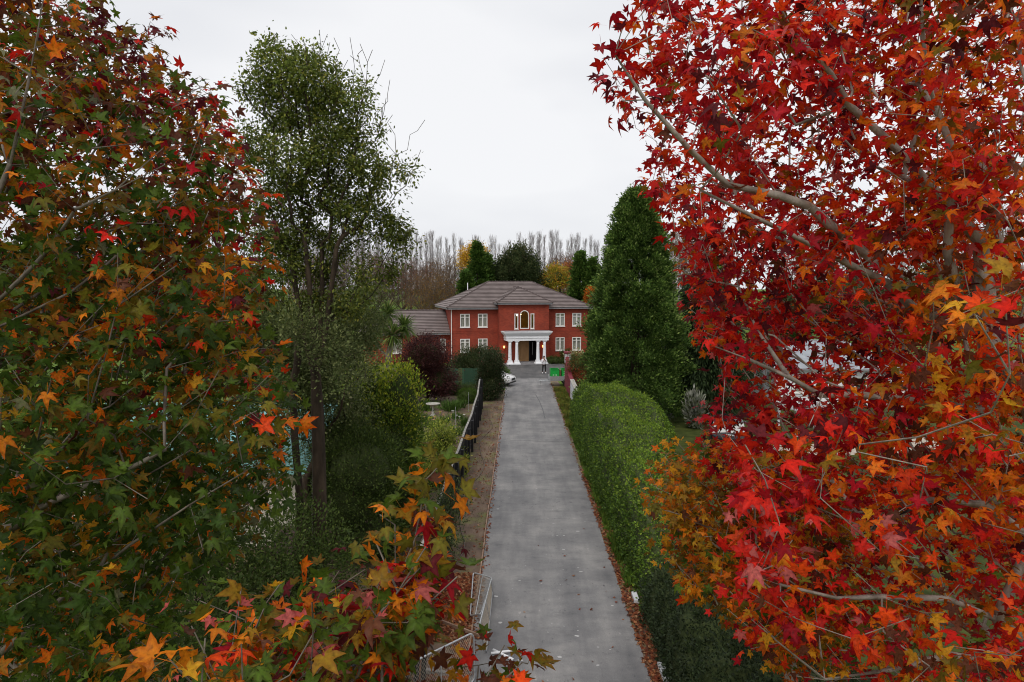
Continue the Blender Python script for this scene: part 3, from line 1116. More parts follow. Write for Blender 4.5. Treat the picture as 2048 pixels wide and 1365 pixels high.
ex0, ex1, ey0, ey1 = 5.72, 10.5, -2.62, BY - 0.004
lev = []
for o, z in ((0.0, 2.66), (0.0, 2.93), (0.05, 2.935), (0.05, 3.0), (0.02, 3.01), (0.02, 3.2), (0.08, 3.22), (0.12, 3.27), (0.24, 3.42), (0.30, 3.52), (0.32, 3.525), (0.32, 3.62), (0.36, 3.63), (0.36, 3.68)):
    lev.append((ex0 - o, ex1 + o, ey0 - o, ey1, z))
ring_stack(lev).build('entablature', 'white_paint', port)
MB().box(ex0 - 0.2, ex1 + 0.2, ey0 - 0.2, ey1, 3.682, 3.705).build('flashing', 'gutter_grey', port)
for xc in (6.16, 6.93, 9.33, 10.08):
    cb = MB().lathe([(0.17, 2.5), (0.155, 2.2), (0.19, 0.9), (0.2, 0.55), (0.21, 0.5)][::-1], 18, (xc, ey0 + 0.26))
    co = cb.build('column', 'white_paint', port, smooth=True)
    ring_stack([(xc - q, xc + q, ey0 + 0.26 - q, ey0 + 0.26 + q, z) for q, z in ((0.17, 2.5), (0.2, 2.54), (0.235, 2.57), (0.235, 2.658))]).build('capital', 'white_paint', co)
    ring_stack([(xc - q, xc + q, ey0 + 0.26 - q, ey0 + 0.26 + q, z) for q, z in ((0.36, 0.02), (0.36, 0.17), (0.32, 0.19), (0.26, 0.3), (0.225, 0.5))]).build('base', 'white_paint', co)


def courses(parent, L0, R0, L1, R1, pitch=0.36, lift=0.095, name='roof_tiles'):
    """stepped tile courses on a roof face: L0-R0 is the eave, L1-R1 the top edge (equal for a hip triangle)"""
    L0, R0, L1, R1 = map(lambda p: np.array(p, float), (L0, R0, L1, R1))
    up = unit(((L1 + R1) / 2 - (L0 + R0) / 2)[None])[0]
    nrm = unit(np.cross(R0 - L0, up)[None])[0]
    n_ = max(2, int(np.linalg.norm((L1 + R1) / 2 - (L0 + R0) / 2) / pitch))
    mb = MB()
    for i in range(n_):
        u0, u1 = i / n_, min(1.0, (i + 1.02) / n_)
        a, b = L0 + (L1 - L0) * u0, R0 + (R1 - R0) * u0
        c, d = R0 + (R1 - R0) * u1, L0 + (L1 - L0) * u1
        low = up * -0.075
        vs_ = [a + nrm * lift + low, b + nrm * lift + low, c + nrm * 0.012, d + nrm * 0.012, a + nrm * (lift - 0.03) + low, b + nrm * (lift - 0.03) + low, b - nrm * 0.0, a - nrm * 0.0]
        mb.add(vs_, [(0, 1, 2, 3), (4, 5, 1, 0), (7, 6, 5, 4)])
    return tag(mb.build(name, 'tile', parent), kind='stuff')


def caps(parent, a, b, r=0.11, seg=0.42):
    a, b = np.array(a, float), np.array(b, float)
    n_ = max(1, int(np.linalg.norm(b - a) / seg))
    mb = MB()
    for i in range(n_):
        p, q = a + (b - a) * i / n_, a + (b - a) * (i + 1.04) / n_
        mb.tube([p + (0, 0, 0.045), q + (0, 0, 0.03)], [r, r * 0.86], 8)
    return tag(mb.build('ridge_caps', 'tile_cap', parent, smooth=True), kind='stuff')


def eave_box(parent, pts, z0, z1, out=0.0):
    """fascia and gutter boards along a polyline of eave corners"""
    mb = MB()
    for (a, b) in zip(pts[:-1], pts[1:]):
        a, b = np.array(a, float), np.array(b, float)
        t = unit((b - a)[None])[0]
        nn = np.array([t[1], -t[0]]) * 0.12
        p = [a, b, b - nn, a - nn]
        mb.add([(q[0], q[1], z0) for q in p] + [(q[0], q[1], z1) for q in p], [(3, 2, 1, 0), (4, 5, 6, 7), (0, 1, 5, 4), (1, 2, 6, 5), (2, 3, 7, 6), (3, 0, 4, 7)])
    return mb.build('gutter', 'gutter_grey', parent)


OV = 0.5
rz0, rz1 = 6.24, 9.14
c0, c1, c2, c3 = (-OV, -OV, rz0), (W_ + OV, -OV, rz0), (W_ + OV, D_ + OV, rz0), (-OV, D_ + OV, rz0)
ry = D_ / 2
r0, r1 = (5.25, ry, rz1), (W_ - 5.25, ry, rz1)
roof = MB().add([c0, c1, c2, c3, r0, r1], [(0, 1, 5, 4), (1, 2, 5), (2, 3, 4, 5), (3, 0, 4)]).build('roof', 'tile_cap', house)
courses(roof, c0, c1, r0, r1)
courses(roof, c1, c2, r1, r1)
courses(roof, c2, c3, r1, r0)
courses(roof, c3, c0, r0, r0)
for a, b in ((c0, r0), (c1, r1), (c2, r1), (c3, r0), (r0, r1)):
    caps(roof, a, b)
eave_box(house, [(-OV, D_ + OV), (-OV, -OV), (W_ + OV, -OV), (W_ + OV, D_ + OV)], 6.06, 6.235)
MB().box(-OV + 0.13, W_ + OV - 0.13, -OV + 0.13, D_ + OV - 0.13, 6.082, 6.1).build('soffit', 'gutter_grey', house)
# bay roof: a small hip running back into the main slope
bo = 0.34
bz0, bz1 = 6.78, 8.5
b0, b1 = (BX0 - bo, BY - bo, bz0), (BX1 + bo, BY - bo, bz0)
bxm = (BX0 + BX1) / 2
ap = (bxm, 1.75, bz1)
slope = (rz1 - rz0) / (ry + OV)
yb = lambda z: -OV + (z - rz0) / slope
bk = (bxm, yb(bz1) + 0.05, bz1)
bl, br_ = (BX0 - bo, yb(bz0) + 0.05, bz0), (BX1 + bo, yb(bz0) + 0.05, bz0)
broof = MB().add([b0, b1, ap, bk, bl, br_], [(0, 1, 2), (0, 2, 3, 4), (1, 5, 3, 2)]).build('roof', 'tile_cap', house)
courses(broof, b0, b1, ap, ap)
courses(broof, bl, b0, bk, ap)
courses(broof, b1, br_, ap, bk)
caps(broof, b0, ap)
caps(broof, b1, ap)
caps(broof, ap, bk)
eave_box(house, [(BX0 - bo, yb(bz0) - 0.1), (BX0 - bo, BY - bo), (BX1 + bo, BY - bo), (BX1 + bo, yb(bz0) - 0.1)], 6.60, 6.775)
MB().box(BX0 - bo + 0.13, BX1 + bo - 0.13, BY - bo + 0.13, 0.0, 6.622, 6.64).build('soffit', 'gutter_grey', house)
# downpipe, vent pipe, small hose tap bracket
MB().tube([(0.03, -0.37, 6.05), (0.03, -0.09, 5.8), (0.03, -0.09, 0.05)], 0.045, 8).build('downpipe', 'frame_cream', house)
MB().tube([(2.6, 4.7, 8.2), (2.6, 4.7, 9.05)], 0.05, 8).build('vent_pipe', 'white_paint', house)
# quoin bands on the bay corners
for i in range(13):
    z = 0.5 + i * 0.47
    MB().box(BX0 - 0.018, BX0 + 0.5, BY - 0.018, BY - 0.002, z, z + 0.25).build('quoin', 'brick', house)
    MB().box(BX1 - 0.5, BX1 + 0.018, BY - 0.018, BY - 0.002, z, z + 0.25).build('quoin', 'brick', house)

# the single-storey wing on the left
WX0, WY0, WY1, WEZ = -9.5, 1.0, 9.4, 3.3
wall_mesh('x', WX0, -0.005, 0, WEZ, WY0, WY0 + WT, [(-1.1, -0.5, 1.2, 2.75), (-6.5, -5.4, 1.2, 2.75)]).build('wall', 'brick', house)
wall_mesh('y', WY0 + WT, WY1, 0, WEZ, WX0, WX0 + WT, []).build('wall', 'brick', house)
casement(house, -0.8, 0.6, 1.2, 2.75, WY0, double=False)
casement(house, -5.95, 1.1, 1.2, 2.75, WY0)
MB().box(WX0 + WT, -0.02, WY0 + 0.8, WY0 + 0.85, 0.02, WEZ).build('inner_wall', 'dark_room', house)
wz0, wz1 = 3.42, 5.78
wm = (WY0 + WY1) / 2
w0, w1 = (WX0 - 0.5, WY0 - 0.5, wz0), (-0.01, WY0 - 0.5, wz0)
w2, w3 = (WX0 + 3.4, wm, wz1), (-0.01, wm, wz1)
w4, w5 = (WX0 - 0.5, WY1 + 0.5, wz0), (-0.01, WY1 + 0.5, wz0)
wroof = MB().add([w0, w1, w3, w2, w4, w5], [(0, 1, 2, 3), (4, 0, 3), (5, 4, 3, 2)]).build('roof', 'tile_cap', house)
courses(wroof, w0, w1, w2, w3)
courses(wroof, w4, w0, w2, w2)
courses(wroof, w5, w4, w3, w2)
caps(wroof, w2, w3)
caps(wroof, w0, w2)
eave_box(house, [(WX0 - 0.5, WY1 + 0.5), (WX0 - 0.5, WY0 - 0.5), (-0.02, WY0 - 0.5)], 3.24, 3.415)
# a gabled porch of the wing that shows only its ridge between the shrubs
g0, g1 = -5.6, -2.6
gp = MB().add([(g0, WY0 - 1.6, 3.3), (g1, WY0 - 1.6, 3.3), ((g0 + g1) / 2, WY0 - 1.6, 4.25), (g0, 2.5, 3.5), (g1, 2.5, 3.5), ((g0 + g1) / 2, 2.6, 4.25)],
              [(0, 1, 2), (0, 2, 5, 3), (1, 4, 5, 2)]).build('roof', 'tile', house)
MB().box(g0 + 0.3, g1 - 0.3, WY0 - 1.3, WY0 - 0.01, 0, 3.28).build('wall', 'brick', house)
# ------------------------------------------------------------------ fences, walls, gates
def picket(name, material, parent, x, y, w, t, z0, z1, rz=0.0, me={}):
    key = (name, round(w, 3), round(t, 3), material)
    if key not in me:
        me[key] = MB().box(-w / 2, w / 2, -t / 2, t / 2, 0, 1).mesh(name, material)
    o = link(bpy.data.objects.new(name, me[key]), parent)
    o.location = (x, y, z0)
    o.scale = (1, 1, z1 - z0)
    o.rotation_euler = (random.uniform(-0.006, 0.006), random.uniform(-0.006, 0.006), rz)
    return o


bf_ = tag(empty('black_fence', (-2.45, 13.2, 0)), 'long black timber fence with posts along the left side of the driveway', 'fence')
FY = 35.0


def ftop(y):
    return 1.62 + 0.5 * max(0.0, min(1.0, (y + 13.2 - 43.0) / 4.5)) ** 1.3


def fx(y):
    return -0.16 * max(0.0, (y - 24) / 11) + 0.02 * math.sin(y * 0.9)


y = 0.0
while y < FY:                                # close-set vertical boards on the garden side
    picket('board', 'black_paint', bf_, fx(y) - 0.07 + random.uniform(-0.004, 0.004), y, 0.022, 0.172, 0.03, ftop(y) + random.uniform(-0.012, 0.012))
    y += 0.175
i = 0
y = 0.3
while y < FY:                                # posts on the drive side
    picket('post', 'black_paint', bf_, fx(y) + 0.075, y, 0.11, 0.11, -0.1, ftop(y) + 0.03)
    if y + 2.1 < FY + 0.4:
        for z in (0.35, 1.2):
            MB().tube([(fx(y) - 0.025, y, z), (fx(y + 2.1) - 0.025, y + 2.1, z)], 0.042, 4).build('rail', 'black_paint', bf_)
        a, b = ftop(y), ftop(y + 2.1)
        x0_, x1_ = fx(y) - 0.085, fx(y + 2.1) - 0.085
        MB().add([(x0_ - 0.045, y, a + 0.02), (x0_ + 0.05, y, a + 0.02), (x1_ + 0.05, y + 2.09, b + 0.02), (x1_ - 0.045, y + 2.09, b + 0.02),
                  (x0_ - 0.045, y, a + 0.05), (x0_ + 0.05, y, a + 0.05), (x1_ + 0.05, y + 2.09, b + 0.05), (x1_ - 0.045, y + 2.09, b + 0.05)],
                 [(3, 2, 1, 0), (4, 5, 6, 7), (0, 1, 5, 4), (1, 2, 6, 5), (2, 3, 7, 6), (3, 0, 4, 7)]).build('cap_rail', 'weathered_cap', bf_)
    y += 2.1
# the black panel at the near end of the fence
pn = tag(empty('boarded_fence', (-2.24, 12.72, 0), math.atan2(-1.12, -0.72)), 'short black fence panel angled away at the near end of the black fence', 'fence')
for q in range(9):
    picket('board', 'black_paint', pn, 0.1 + q * 0.165, 0, 0.16, 0.022, 0.03, 1.68)
picket('post', 'black_paint', pn, 0.0, 0, 0.12, 0.12, -0.05, 1.74)
picket('post', 'black_paint', pn, 1.55, 0, 0.12, 0.12, -0.05, 1.74)
MB().box(-0.04, 1.6, -0.05, 0.05, 1.70, 1.735).build('cap_rail', 'black_paint', pn)
for q, (x, y_) in enumerate(((-2.12, 13.35), (-2.02, 13.75))):
    s_ = MB().box(-0.05, 0.05, -0.04, 0.04, 0, 1.55).build('fence_stake', 'black_paint', bevel=0.008)
    s_.location = (x, y_, 0.0)
    s_.rotation_euler = (R(-7), R(5), 0.2)
    tag(s_, ('dark grey timber stake leaning just past the black panel, nearer of two', 'dark grey timber stake leaning just past the black panel, farther of two')[q], 'stake', 'leaning timber stakes')

# green board fence across the garden
gf = tag(empty('green_fence', (-8.6, 56.3, 0)), 'green painted board fence at the end of the left garden', 'fence')
q = 0.0
while q < 5.75:
    picket('board', random.choice(('green_paint_olive', 'green_paint_olive', 'green_paint')) if q < 4.0 else random.choice(('green_paint', 'green_paint', 'green_paint_dark')), gf, q, random.uniform(-0.012, 0.012), 0.148, 0.02, 0.02, 1.78 + random.uniform(-0.015, 0.015))
    q += 0.16
for z in (0.4, 1.4):
    MB().box(-0.08, 5.8, 0.012, 0.06, z, z + 0.09).build('rail', 'green_paint', gf)
for q in (0.0, 1.9, 3.8, 5.7):
    picket('post', 'green_paint', gf, q, 0.11, 0.1, 0.1, -0.05, 1.8)

# sweeping maroon gate wall and the white garden wall that continues it
mw = empty('gate_wall', (3.9, 51.2, 0))
tag(mw, 'maroon rendered wall sweeping up to a tall pillar beside the trailer', 'wall')
prof = [(0, 0), (6.1, 0), (6.1, 3.0), (5.3, 3.0)] + [(5.3 - 5.3 * i / 10, 1.5 + 1.25 * ((1 - i / 10) ** 2.2)) for i in range(0, 11)]
MB().prism(prof, 'x', 0.0, 0.3).build('wall', 'maroon_render', mw)
MB().box(-0.06, 0.46, 5.28, 5.32, 2.2, 2.96).build('pillar_face', 'white_render', mw)
MB().box(-0.1, 0.5, 5.2, 6.2, 3.003, 3.1).build('pillar_cap', 'maroon_render', mw)
ww = tag(empty('garden_wall', (3.92, 43.0, 0)), 'low white rendered wall between the maroon wall and the clipped hedge', 'wall')
MB().prism([(0, 0), (8.18, 0), (8.18, 1.5), (5.0, 1.36), (0, 1.34)], 'x', 0.0, 0.25).build('wall', 'white_render', ww)
MB().prism([(0, 1.343), (5.0, 1.363), (8.18, 1.503), (8.18, 1.56), (5.0, 1.42), (0, 1.40)], 'x', -0.03, 0.28).build('coping', 'stone', ww)


# chain-link gate leaves: bent tube frame and woven wire
def mesh_gate(name, label, A_, B_, C_, D__, cell=0.075, wires=True):
    """A-B bottom edge, D-C top edge (world points)"""
    A_, B_, C_, D__ = (np.array(p, float) for p in (A_, B_, C_, D__))
    root = empty(name, tuple(A_))
    P = lambda u, v: (A_ * (1 - u) * (1 - v) + B_ * u * (1 - v) + C_ * u * v + D__ * (1 - u) * v) - A_
    lu, lv = np.linalg.norm(B_ - A_), np.linalg.norm(D__ - A_)
    ru, rv = 0.14 / lu, 0.14 / lv
    out = []
    for cu, cv, a0 in ((1 - ru, 1 - rv, 0), (ru, 1 - rv, 90), (ru, rv, 180), (1 - ru, rv, 270)):
        for q in range(5):
            t = R(a0 + 22.5 * q)
            out.append(P(cu + ru * math.cos(t), cv + rv * math.sin(t)))
    out.append(out[0])
    out.append(out[1])
    MB().tube(out, 0.02, 7, cap=False).build('frame', 'galv', root, smooth=True)
    MB().tube([P(0.5, 0.01), P(0.5, 0.99)], 0.014, 6).build('brace', 'galv', root, smooth=True)
    w = MB()
    nu = int((lu + lv) / cell)
    for s in (1, -1):
        for q in range(-nu, nu + 1):
            seg = []
            c0_ = q * cell * 1.0
            for t in np.linspace(0, lv, 9):
                u_ = c0_ + s * t * 0.85
                if 0.01 * lu <= u_ <= 0.99 * lu:
                    seg.append(P(u_ / lu, t / lv))
            if len(seg) >= 2:
                w.tube(seg, 0.0032, 3, cap=False)
    tag(w.build('chain_link', 'galv_wire', root), kind='stuff')
    tag(root, label, 'gate', 'chain-link gate leaves')
    return root


mesh_gate('mesh_gate', 'chain-link gate leaf standing between black fence and driveway edge', (-2.2, 12.62, 0.03), (-0.93, 13.98, 0.03), (-0.95, 13.96, 1.12), (-2.19, 12.65, 1.12))
mesh_gate('mesh_gate', 'chain-link gate leaf leaning edge-on along the driveway edge', (-0.72, 18.3, 0.03), (-0.74, 15.1, 0.03), (-0.86, 14.5, 1.0), (-0.72, 17.4, 0.75))
mesh_gate('mesh_gate', 'chain-link gate leaf lying nearly flat over the fallen leaves', (-1.32, 19.4, 0.10), (-0.74, 18.7, 0.24), (-0.92, 16.2, 0.42), (-1.22, 16.7, 0.12))
for q, (x, y_, rz) in enumerate(((-0.62, 15.05, 1.35), (-0.58, 15.2, 2.3))):
    p_ = MB().tube([(0, 0, 0), (0, 0.62, 0)], 0.03, 8).build('fallen_pole', 'white_paint', smooth=True)
    p_.location = (x, y_, 0.055)
    p_.rotation_euler = (0, 0, -rz)
    tag(p_, ('short white pole lying across the drive edge by the mesh gates, nearer of two', 'short white pole lying across the drive edge by the mesh gates, farther of two')[q], 'pole', 'white poles on the ground')
pk = MB().box(-0.42, 0.42, -0.05, 0.05, 0, 0.09).build('timber_offcut', 'weathered_cap', bevel=0.01)
pk.location = (-1.62, 14.2, 0.02)
pk.rotation_euler = (0, 0, -0.25)
tag(pk, 'weathered timber offcut lying among fallen leaves by the mesh gate', 'timber')
eb = MB().box(-0.95, 0.95, -0.02, 0.02, 0, 0.1).build('edging_plank', 'timber_edge')
eb.location = (-1.7, 16.35, 0.01)
eb.rotation_euler = (0, 0, -0.62)
tag(eb, 'thin plank lying diagonally across the leaf litter', 'plank')

# hose snaking along the verge
hp = [(-2.2, 12.9), (-2.28, 13.8), (-2.12, 14.8), (-1.95, 15.2), (-2.2, 15.8), (-2.3, 17), (-2.0, 19.5), (-1.75, 21.5), (-2.05, 23.5), (-2.2, 25.5), (-2.15, 28), (-1.75, 30), (-1.62, 32), (-1.95, 34.5), (-2.1, 37), (-1.8, 39), (-1.55, 41), (-2.0, 44.5), (-2.1, 47)]
pts = []
for q in range(len(hp) - 1):                 # smooth the hose through its control points
    p0, p1, p2, p3 = (np.array(hp[max(0, min(len(hp) - 1, q + o))]) for o in (-1, 0, 1, 2))
    for t in np.linspace(0, 1, 7)[:-1]:
        c = 0.5 * ((2 * p1) + (p2 - p0) * t + (2 * p0 - 5 * p1 + 4 * p2 - p3) * t * t + (3 * p1 - p0 - 3 * p2 + p3) * t ** 3)
        pts.append((c[0], c[1], 0.028))
tag(MB().tube(pts, 0.018, 6).build('garden_hose', 'hose', smooth=True), 'thin brown hose snaking along the bare verge beside the black fence', 'hose')

# bird bath and garden stakes
bb = tag(empty('bird_bath', (-5.62, 44.4, 0)), 'pale round stone bird bath on a pedestal in the left garden', 'bird bath')
MB().lathe([(0.2, 0.0), (0.2, 0.06), (0.1, 0.14), (0.075, 0.5), (0.09, 0.66), (0.2, 0.72)], 14).build('pedestal', 'stone', bb, smooth=True)
MB().lathe([(0.2, 0.722), (0.46, 0.80), (0.48, 0.85), (0.44, 0.85), (0.2, 0.775), (0.02, 0.77)], 20).build('bowl', 'stone', bb, smooth=True)
for q, (x, y_) in enumerate(((-3.75, 40.2), (-3.4, 46.0))):
    st = MB().tube([(0, 0, 0), (0.01, 0, 0.7), (0, 0.01, 1.35)], 0.014, 6).build('garden_stake', 'galv')
    st.location = (x, y_, 0)
    tag(st, ('thin grey metal stake in the flower bed, nearer of two', 'thin grey metal stake in the flower bed by the clipped ball, farther of two')[q], 'stake', 'metal garden stakes')

# ------------------------------------------------------------------ sheds and cottage
sh = tag(empty('garden_shed', (-14.9, 21.6, 0)), 'cream boarded shed with teal metal roof behind the tall green tree', 'shed')
for q in range(17):                          # each weatherboard of the wall facing the drone
    MB().add([(0, 0, q * 0.15), (8.0, 0, q * 0.15), (8.0, 0.02, q * 0.15 + 0.16), (0, 0.02, q * 0.15 + 0.16), (0, 0.03, q * 0.15), (8.0, 0.03, q * 0.15)],
             [(0, 1, 2, 3), (4, 5, 1, 0)]).build('weatherboard', 'cream_boards', sh)
for q in ((0, 8, 0.035, 0.12), (0, 0.1, 0.125, 6.2), (7.9, 8, 0.125, 6.2)):
    MB().box(*q, 0, 2.55).build('wall', 'cream_boards', sh)
cr = MB()
nv = 60
vs_ = []
for q in range(nv + 1):
    x = -0.3 + 8.6 * q / nv
    h = 0.035 * (q % 2)
    vs_ += [(x, -0.4, 2.5 + h), (x, 3.1, 4.2 + h), (x, 6.6, 2.5 + h)]
cr.add(vs_, [(3 * q + k_, 3 * q + 3 + k_, 3 * q + 4 + k_, 3 * q + 1 + k_) for q in range(nv) for k_ in (0, 1)])
cr.build('roof', 'teal_roof', sh)
MB().box(5.0, 5.1, -0.06, -0.01, 0, 2.45).build('downpipe', 'green_paint', sh)
lt = MB().add([(0, 0, 0), (0.9, 0.15, 0.0), (0.85, 1.0, 0.9), (0.05, 0.9, 0.9), (0, 0, -0.04), (0.9, 0.15, -0.04), (0.85, 1.0, 0.86), (0.05, 0.9, 0.86)],
              [(0, 1, 2, 3), (7, 6, 5, 4), (0, 4, 5, 1), (1, 5, 6, 2), (2, 6, 7, 3), (3, 7, 4, 0)]).build('leaning_sheet', 'maroon_sheet')
lt.location = (-7.75, 20.75, 0.05)
lt.scale = (0.7, 0.7, 0.8)
tag(lt, 'dull maroon metal sheet leaning against the cream shed wall', 'metal sheet')

ct = tag(empty('white_cottage', (18.6, 49.0, 0), R(-6)), 'white weatherboard cottage with pale grey hip roof behind the red tree', 'house')
wall_mesh('x', 0, 9, 0, 2.7, 0, 0.2, [(1.2, 2.4, 0.9, 2.1), (4.6, 6.2, 0.1, 2.1)]).build('wall', 'white_paint', ct)
wall_mesh('y', 0.2, 7, 0, 2.7, 0, 0.2, [(1.5, 2.8, 0.9, 2.1)]).build('wall', 'white_paint', ct)
wall_mesh('y', 0.2, 7, 0, 2.7, 8.8, 9, []).build('wall', 'white_paint', ct)
casement(ct, 1.8, 1.2, 0.9, 2.1, 0.0)
casement(ct, 5.4, 1.6, 0.1, 2.1, 0.0, curtain=False)
MB().box(0.3, 8.7, 1.0, 1.05, 0.02, 2.6).build('inner_wall', 'dark_room', ct)
c0, c1, c2, c3 = (-0.5, -0.5, 2.72), (9.5, -0.5, 2.72), (9.5, 7.5, 2.72), (-0.5, 7.5, 2.72)
r0, r1 = (3.4, 3.5, 4.5), (5.6, 3.5, 4.5)
crf = MB().add([c0, c1, c2, c3, r0, r1], [(0, 1, 5, 4), (1, 2, 5), (2, 3, 4, 5), (3, 0, 4)]).build('roof', 'grey_roof', ct)
eave_box(ct, [(-0.5, 7.5), (-0.5, -0.5), (9.5, -0.5), (9.5, 7.5)], 2.58, 2.715)
for q in range(18):
    MB().box(0, 9, -0.018, -0.002, 0.02 + q * 0.147, 0.02 + q * 0.147 + 0.13).build('weatherboard', 'white_paint', ct) if not (0.85 < 0.08 + q * 0.147 < 2.15 or q < 15) else None
pb = tag(empty('pale_pergola', (15.8, 38.4, 0), 0.2), 'pale slatted garden frame beside the path behind the red tree', 'pergola')
for x in (0, 2.4):
    for y_ in (0, 1.8):
        MB().box(x - 0.06, x + 0.06, y_ - 0.06, y_ + 0.06, 0, 1.5).build('post', 'white_render', pb)
for q in range(9):
    MB().box(-0.2 + q * 0.34, -0.14 + q * 0.34, -0.3, 2.1, 1.505, 1.59).build('slat', 'white_render', pb)


# ------------------------------------------------------------------ vehicles
def wheel(parent, x, y_, r=0.36, w=0.22):
    t = MB()
    prof_ = [(r * 0.62, -w / 2), (r * 0.95, -w / 2), (r, -w / 3), (r, w / 3), (r * 0.95, w / 2), (r * 0.62, w / 2)]
    n_ = 22
    vs_ = [(rr * math.cos(2 * math.pi * j / n_), yy, rr * math.sin(2 * math.pi * j / n_)) for rr, yy in prof_ for j in range(n_)]
    fs_ = [(i * n_ + j, i * n_ + (j + 1) % n_, ((i + 1) % 6) * n_ + (j + 1) % n_, ((i + 1) % 6) * n_ + j) for i in range(6) for j in range(n_)]
    wo = t.add(vs_, fs_).build('wheel', 'rubber', parent, smooth=True)
    wo.location = (x, y_, r)
    rim = MB()
    for j in range(5):
        a = 2 * math.pi * j / 5
        rim.tube([(0, 0, 0), (r * 0.6 * math.cos(a), 0, r * 0.6 * math.sin(a))], [0.05, 0.035], 5)
    rim.tube([(0, -w * 0.42, 0), (0, w * 0.42, 0)], 0.07, 10)
    rim.tube([(r * 0.62 * math.cos(2 * math.pi * j / 20), 0, r * 0.62 * math.sin(2 * math.pi * j / 20)) for j in range(21)], 0.03, 5)
    rim.build('rim', 'alloy', wo)
    return wo


def car(name, label, paint, loc, rz):
    root = tag(empty(name, loc, rz), label, 'car')
    L, Wd = 4.5, 1.82
    # stations along x (front at +x): z of sill, belt, half width
    st = [(-2.25, 0.55, 0.78, 0.72), (-2.18, 0.38, 0.98, 0.84), (-1.6, 0.28, 1.04, 0.905), (-0.6, 0.25, 1.02, 0.91), (0.6, 0.25, 0.99, 0.91), (1.3, 0.27, 0.97, 0.905), (1.8, 0.3, 0.9, 0.88), (2.12, 0.34, 0.8, 0.8), (2.25, 0.42, 0.66, 0.66)]
    mb = MB()
    vs_ = []
    for x, z0, z1, hw_ in st:
        zm = (z0 + z1) / 2
        for y_, z in ((-hw_ * 0.9, z0), (-hw_, zm - 0.1), (-hw_ * 0.985, zm + 0.12), (-hw_ * 0.9, z1), (0, z1 + 0.045), (hw_ * 0.9, z1), (hw_ * 0.985, zm + 0.12), (hw_, zm - 0.1), (hw_ * 0.9, z0), (0, z0)):
            vs_.append((x, y_, z))
    k_ = 10
    fs_ = [(i * k_ + j, i * k_ + (j + 1) % k_, (i + 1) * k_ + (j + 1) % k_, (i + 1) * k_ + j) for i in range(len(st) - 1) for j in range(k_)]
    fs_ += [tuple(range(k_ - 1, -1, -1)), tuple((len(st) - 1) * k_ + j for j in range(k_))]
    body = mb.add(vs_, fs_).build('body', paint, root, smooth=True)
    cb_ = MB()
    cs_ = [(-2.12, 0.98, 0.80, 0.98), (-1.75, 1.0, 0.74, 1.52), (-0.9, 1.0, 0.70, 1.62), (0.1, 1.0, 0.70, 1.58), (0.55, 1.0, 0.74, 1.36), (1.15, 0.97, 0.80, 0.98)]
    vs_ = []
    for x, z0, hw_, z1 in cs_:
        vs_ += [(x, -0.84, z0), (x, -hw_, z1), (x, hw_, z1), (x, 0.84, z0)]
    fs_ = [(4 * i + j, 4 * i + j + 1, 4 * i + 5 + j, 4 * i + 4 + j) for i in range(len(cs_) - 1) for j in range(3)]
    cb_.add(vs_, fs_).build('cabin', 'dark_glass', root)
    rf = MB()
    vs_ = []
    for x, hw_, z1 in ((-1.78, 0.73, 1.535), (-0.9, 0.69, 1.64), (0.1, 0.69, 1.6), (0.28, 0.70, 1.515)):
        vs_ += [(x, -hw_, z1 - 0.02), (x, 0, z1 + 0.015), (x, hw_, z1 - 0.02)]
    rf.add(vs_, [(3 * i + j, 3 * i + j + 1, 3 * i + 4 + j, 3 * i + 3 + j) for i in range(3) for j in range(2)]).build('roof', paint, root)
    for s in (-1, 1):
        for xx in (-0.55, 0.02):
            MB().tube([(xx, s * 0.85, 0.99), (xx - 0.08, s * 0.71, 1.55)], 0.035, 5).build('pillar', paint, root)
        MB().tube([(1.18, s * 0.83, 0.98), (0.55, s * 0.75, 1.36), (0.12, s * 0.71, 1.58)], 0.03, 5).build('pillar', paint, root)
        MB().ball((2.0, s * 0.62, 0.75), (0.2, 0.2, 0.075), 10, 6).build('headlight', 'alloy', root, smooth=True)
        MB().ball((2.15, s * 0.6, 0.48), (0.1, 0.1, 0.09), 8, 6).build('fog_lamp', 'dark_plastic', root, smooth=True)
        MB().ball((0.85, s * 0.98, 1.04), (0.07, 0.12, 0.08), 8, 6).build('mirror', paint, root, smooth=True)
        for xx in (-1.35, 1.4):
            wheel(root, xx, s * 0.82)
    MB().box(2.16, 2.275, -0.42, 0.42, 0.52, 0.7).build('grille', 'dark_plastic', root, bevel=0.02)
    MB().box(2.1, 2.29, -0.62, 0.62, 0.3, 0.4).build('bumper', 'dark_plastic', root, bevel=0.03)
    return root


car('parked_car', 'white car with its nose showing past the camellia bush', 'car_white', (-2.55, 58.9, 0.03), R(-20))
car('parked_car', 'black car parked by the lawn behind the hedge, mostly hidden by red leaves', 'car_black', (11.3, 36.6, 0.01), R(75))

# trailer
tr_ = tag(empty('trailer', (4.0, 58.7, 0.03), R(4)), 'galvanised box trailer parked at the end of the driveway', 'trailer')
MB().box(-1.35, 1.15, -0.65, 0.65, 0.46, 0.50).build('deck', 'galv', tr_)
for y_ in (-0.65, 0.62):
    MB().box(-1.35, 1.15, y_, y_ + 0.03, 0.503, 0.86).build('side_panel', 'galv', tr_)
    for x in (-1.3, -0.55, 0.25, 1.05):
        MB().box(x, x + 0.05, y_ - 0.025 if y_ < 0 else y_ + 0.032, y_ - 0.002 if y_ < 0 else y_ + 0.055, 0.42, 0.87).build('stake', 'galv', tr_)
for x in (-1.38, 1.15):
    MB().box(x, x + 0.03, -0.6, 0.6, 0.503, 0.86).build('end_panel', 'galv', tr_)
MB().tube([(-1.35, -0.45, 0.42), (-2.3, 0, 0.42), (-1.35, 0.45, 0.42)], 0.04, 6).build('drawbar', 'galv', tr_)
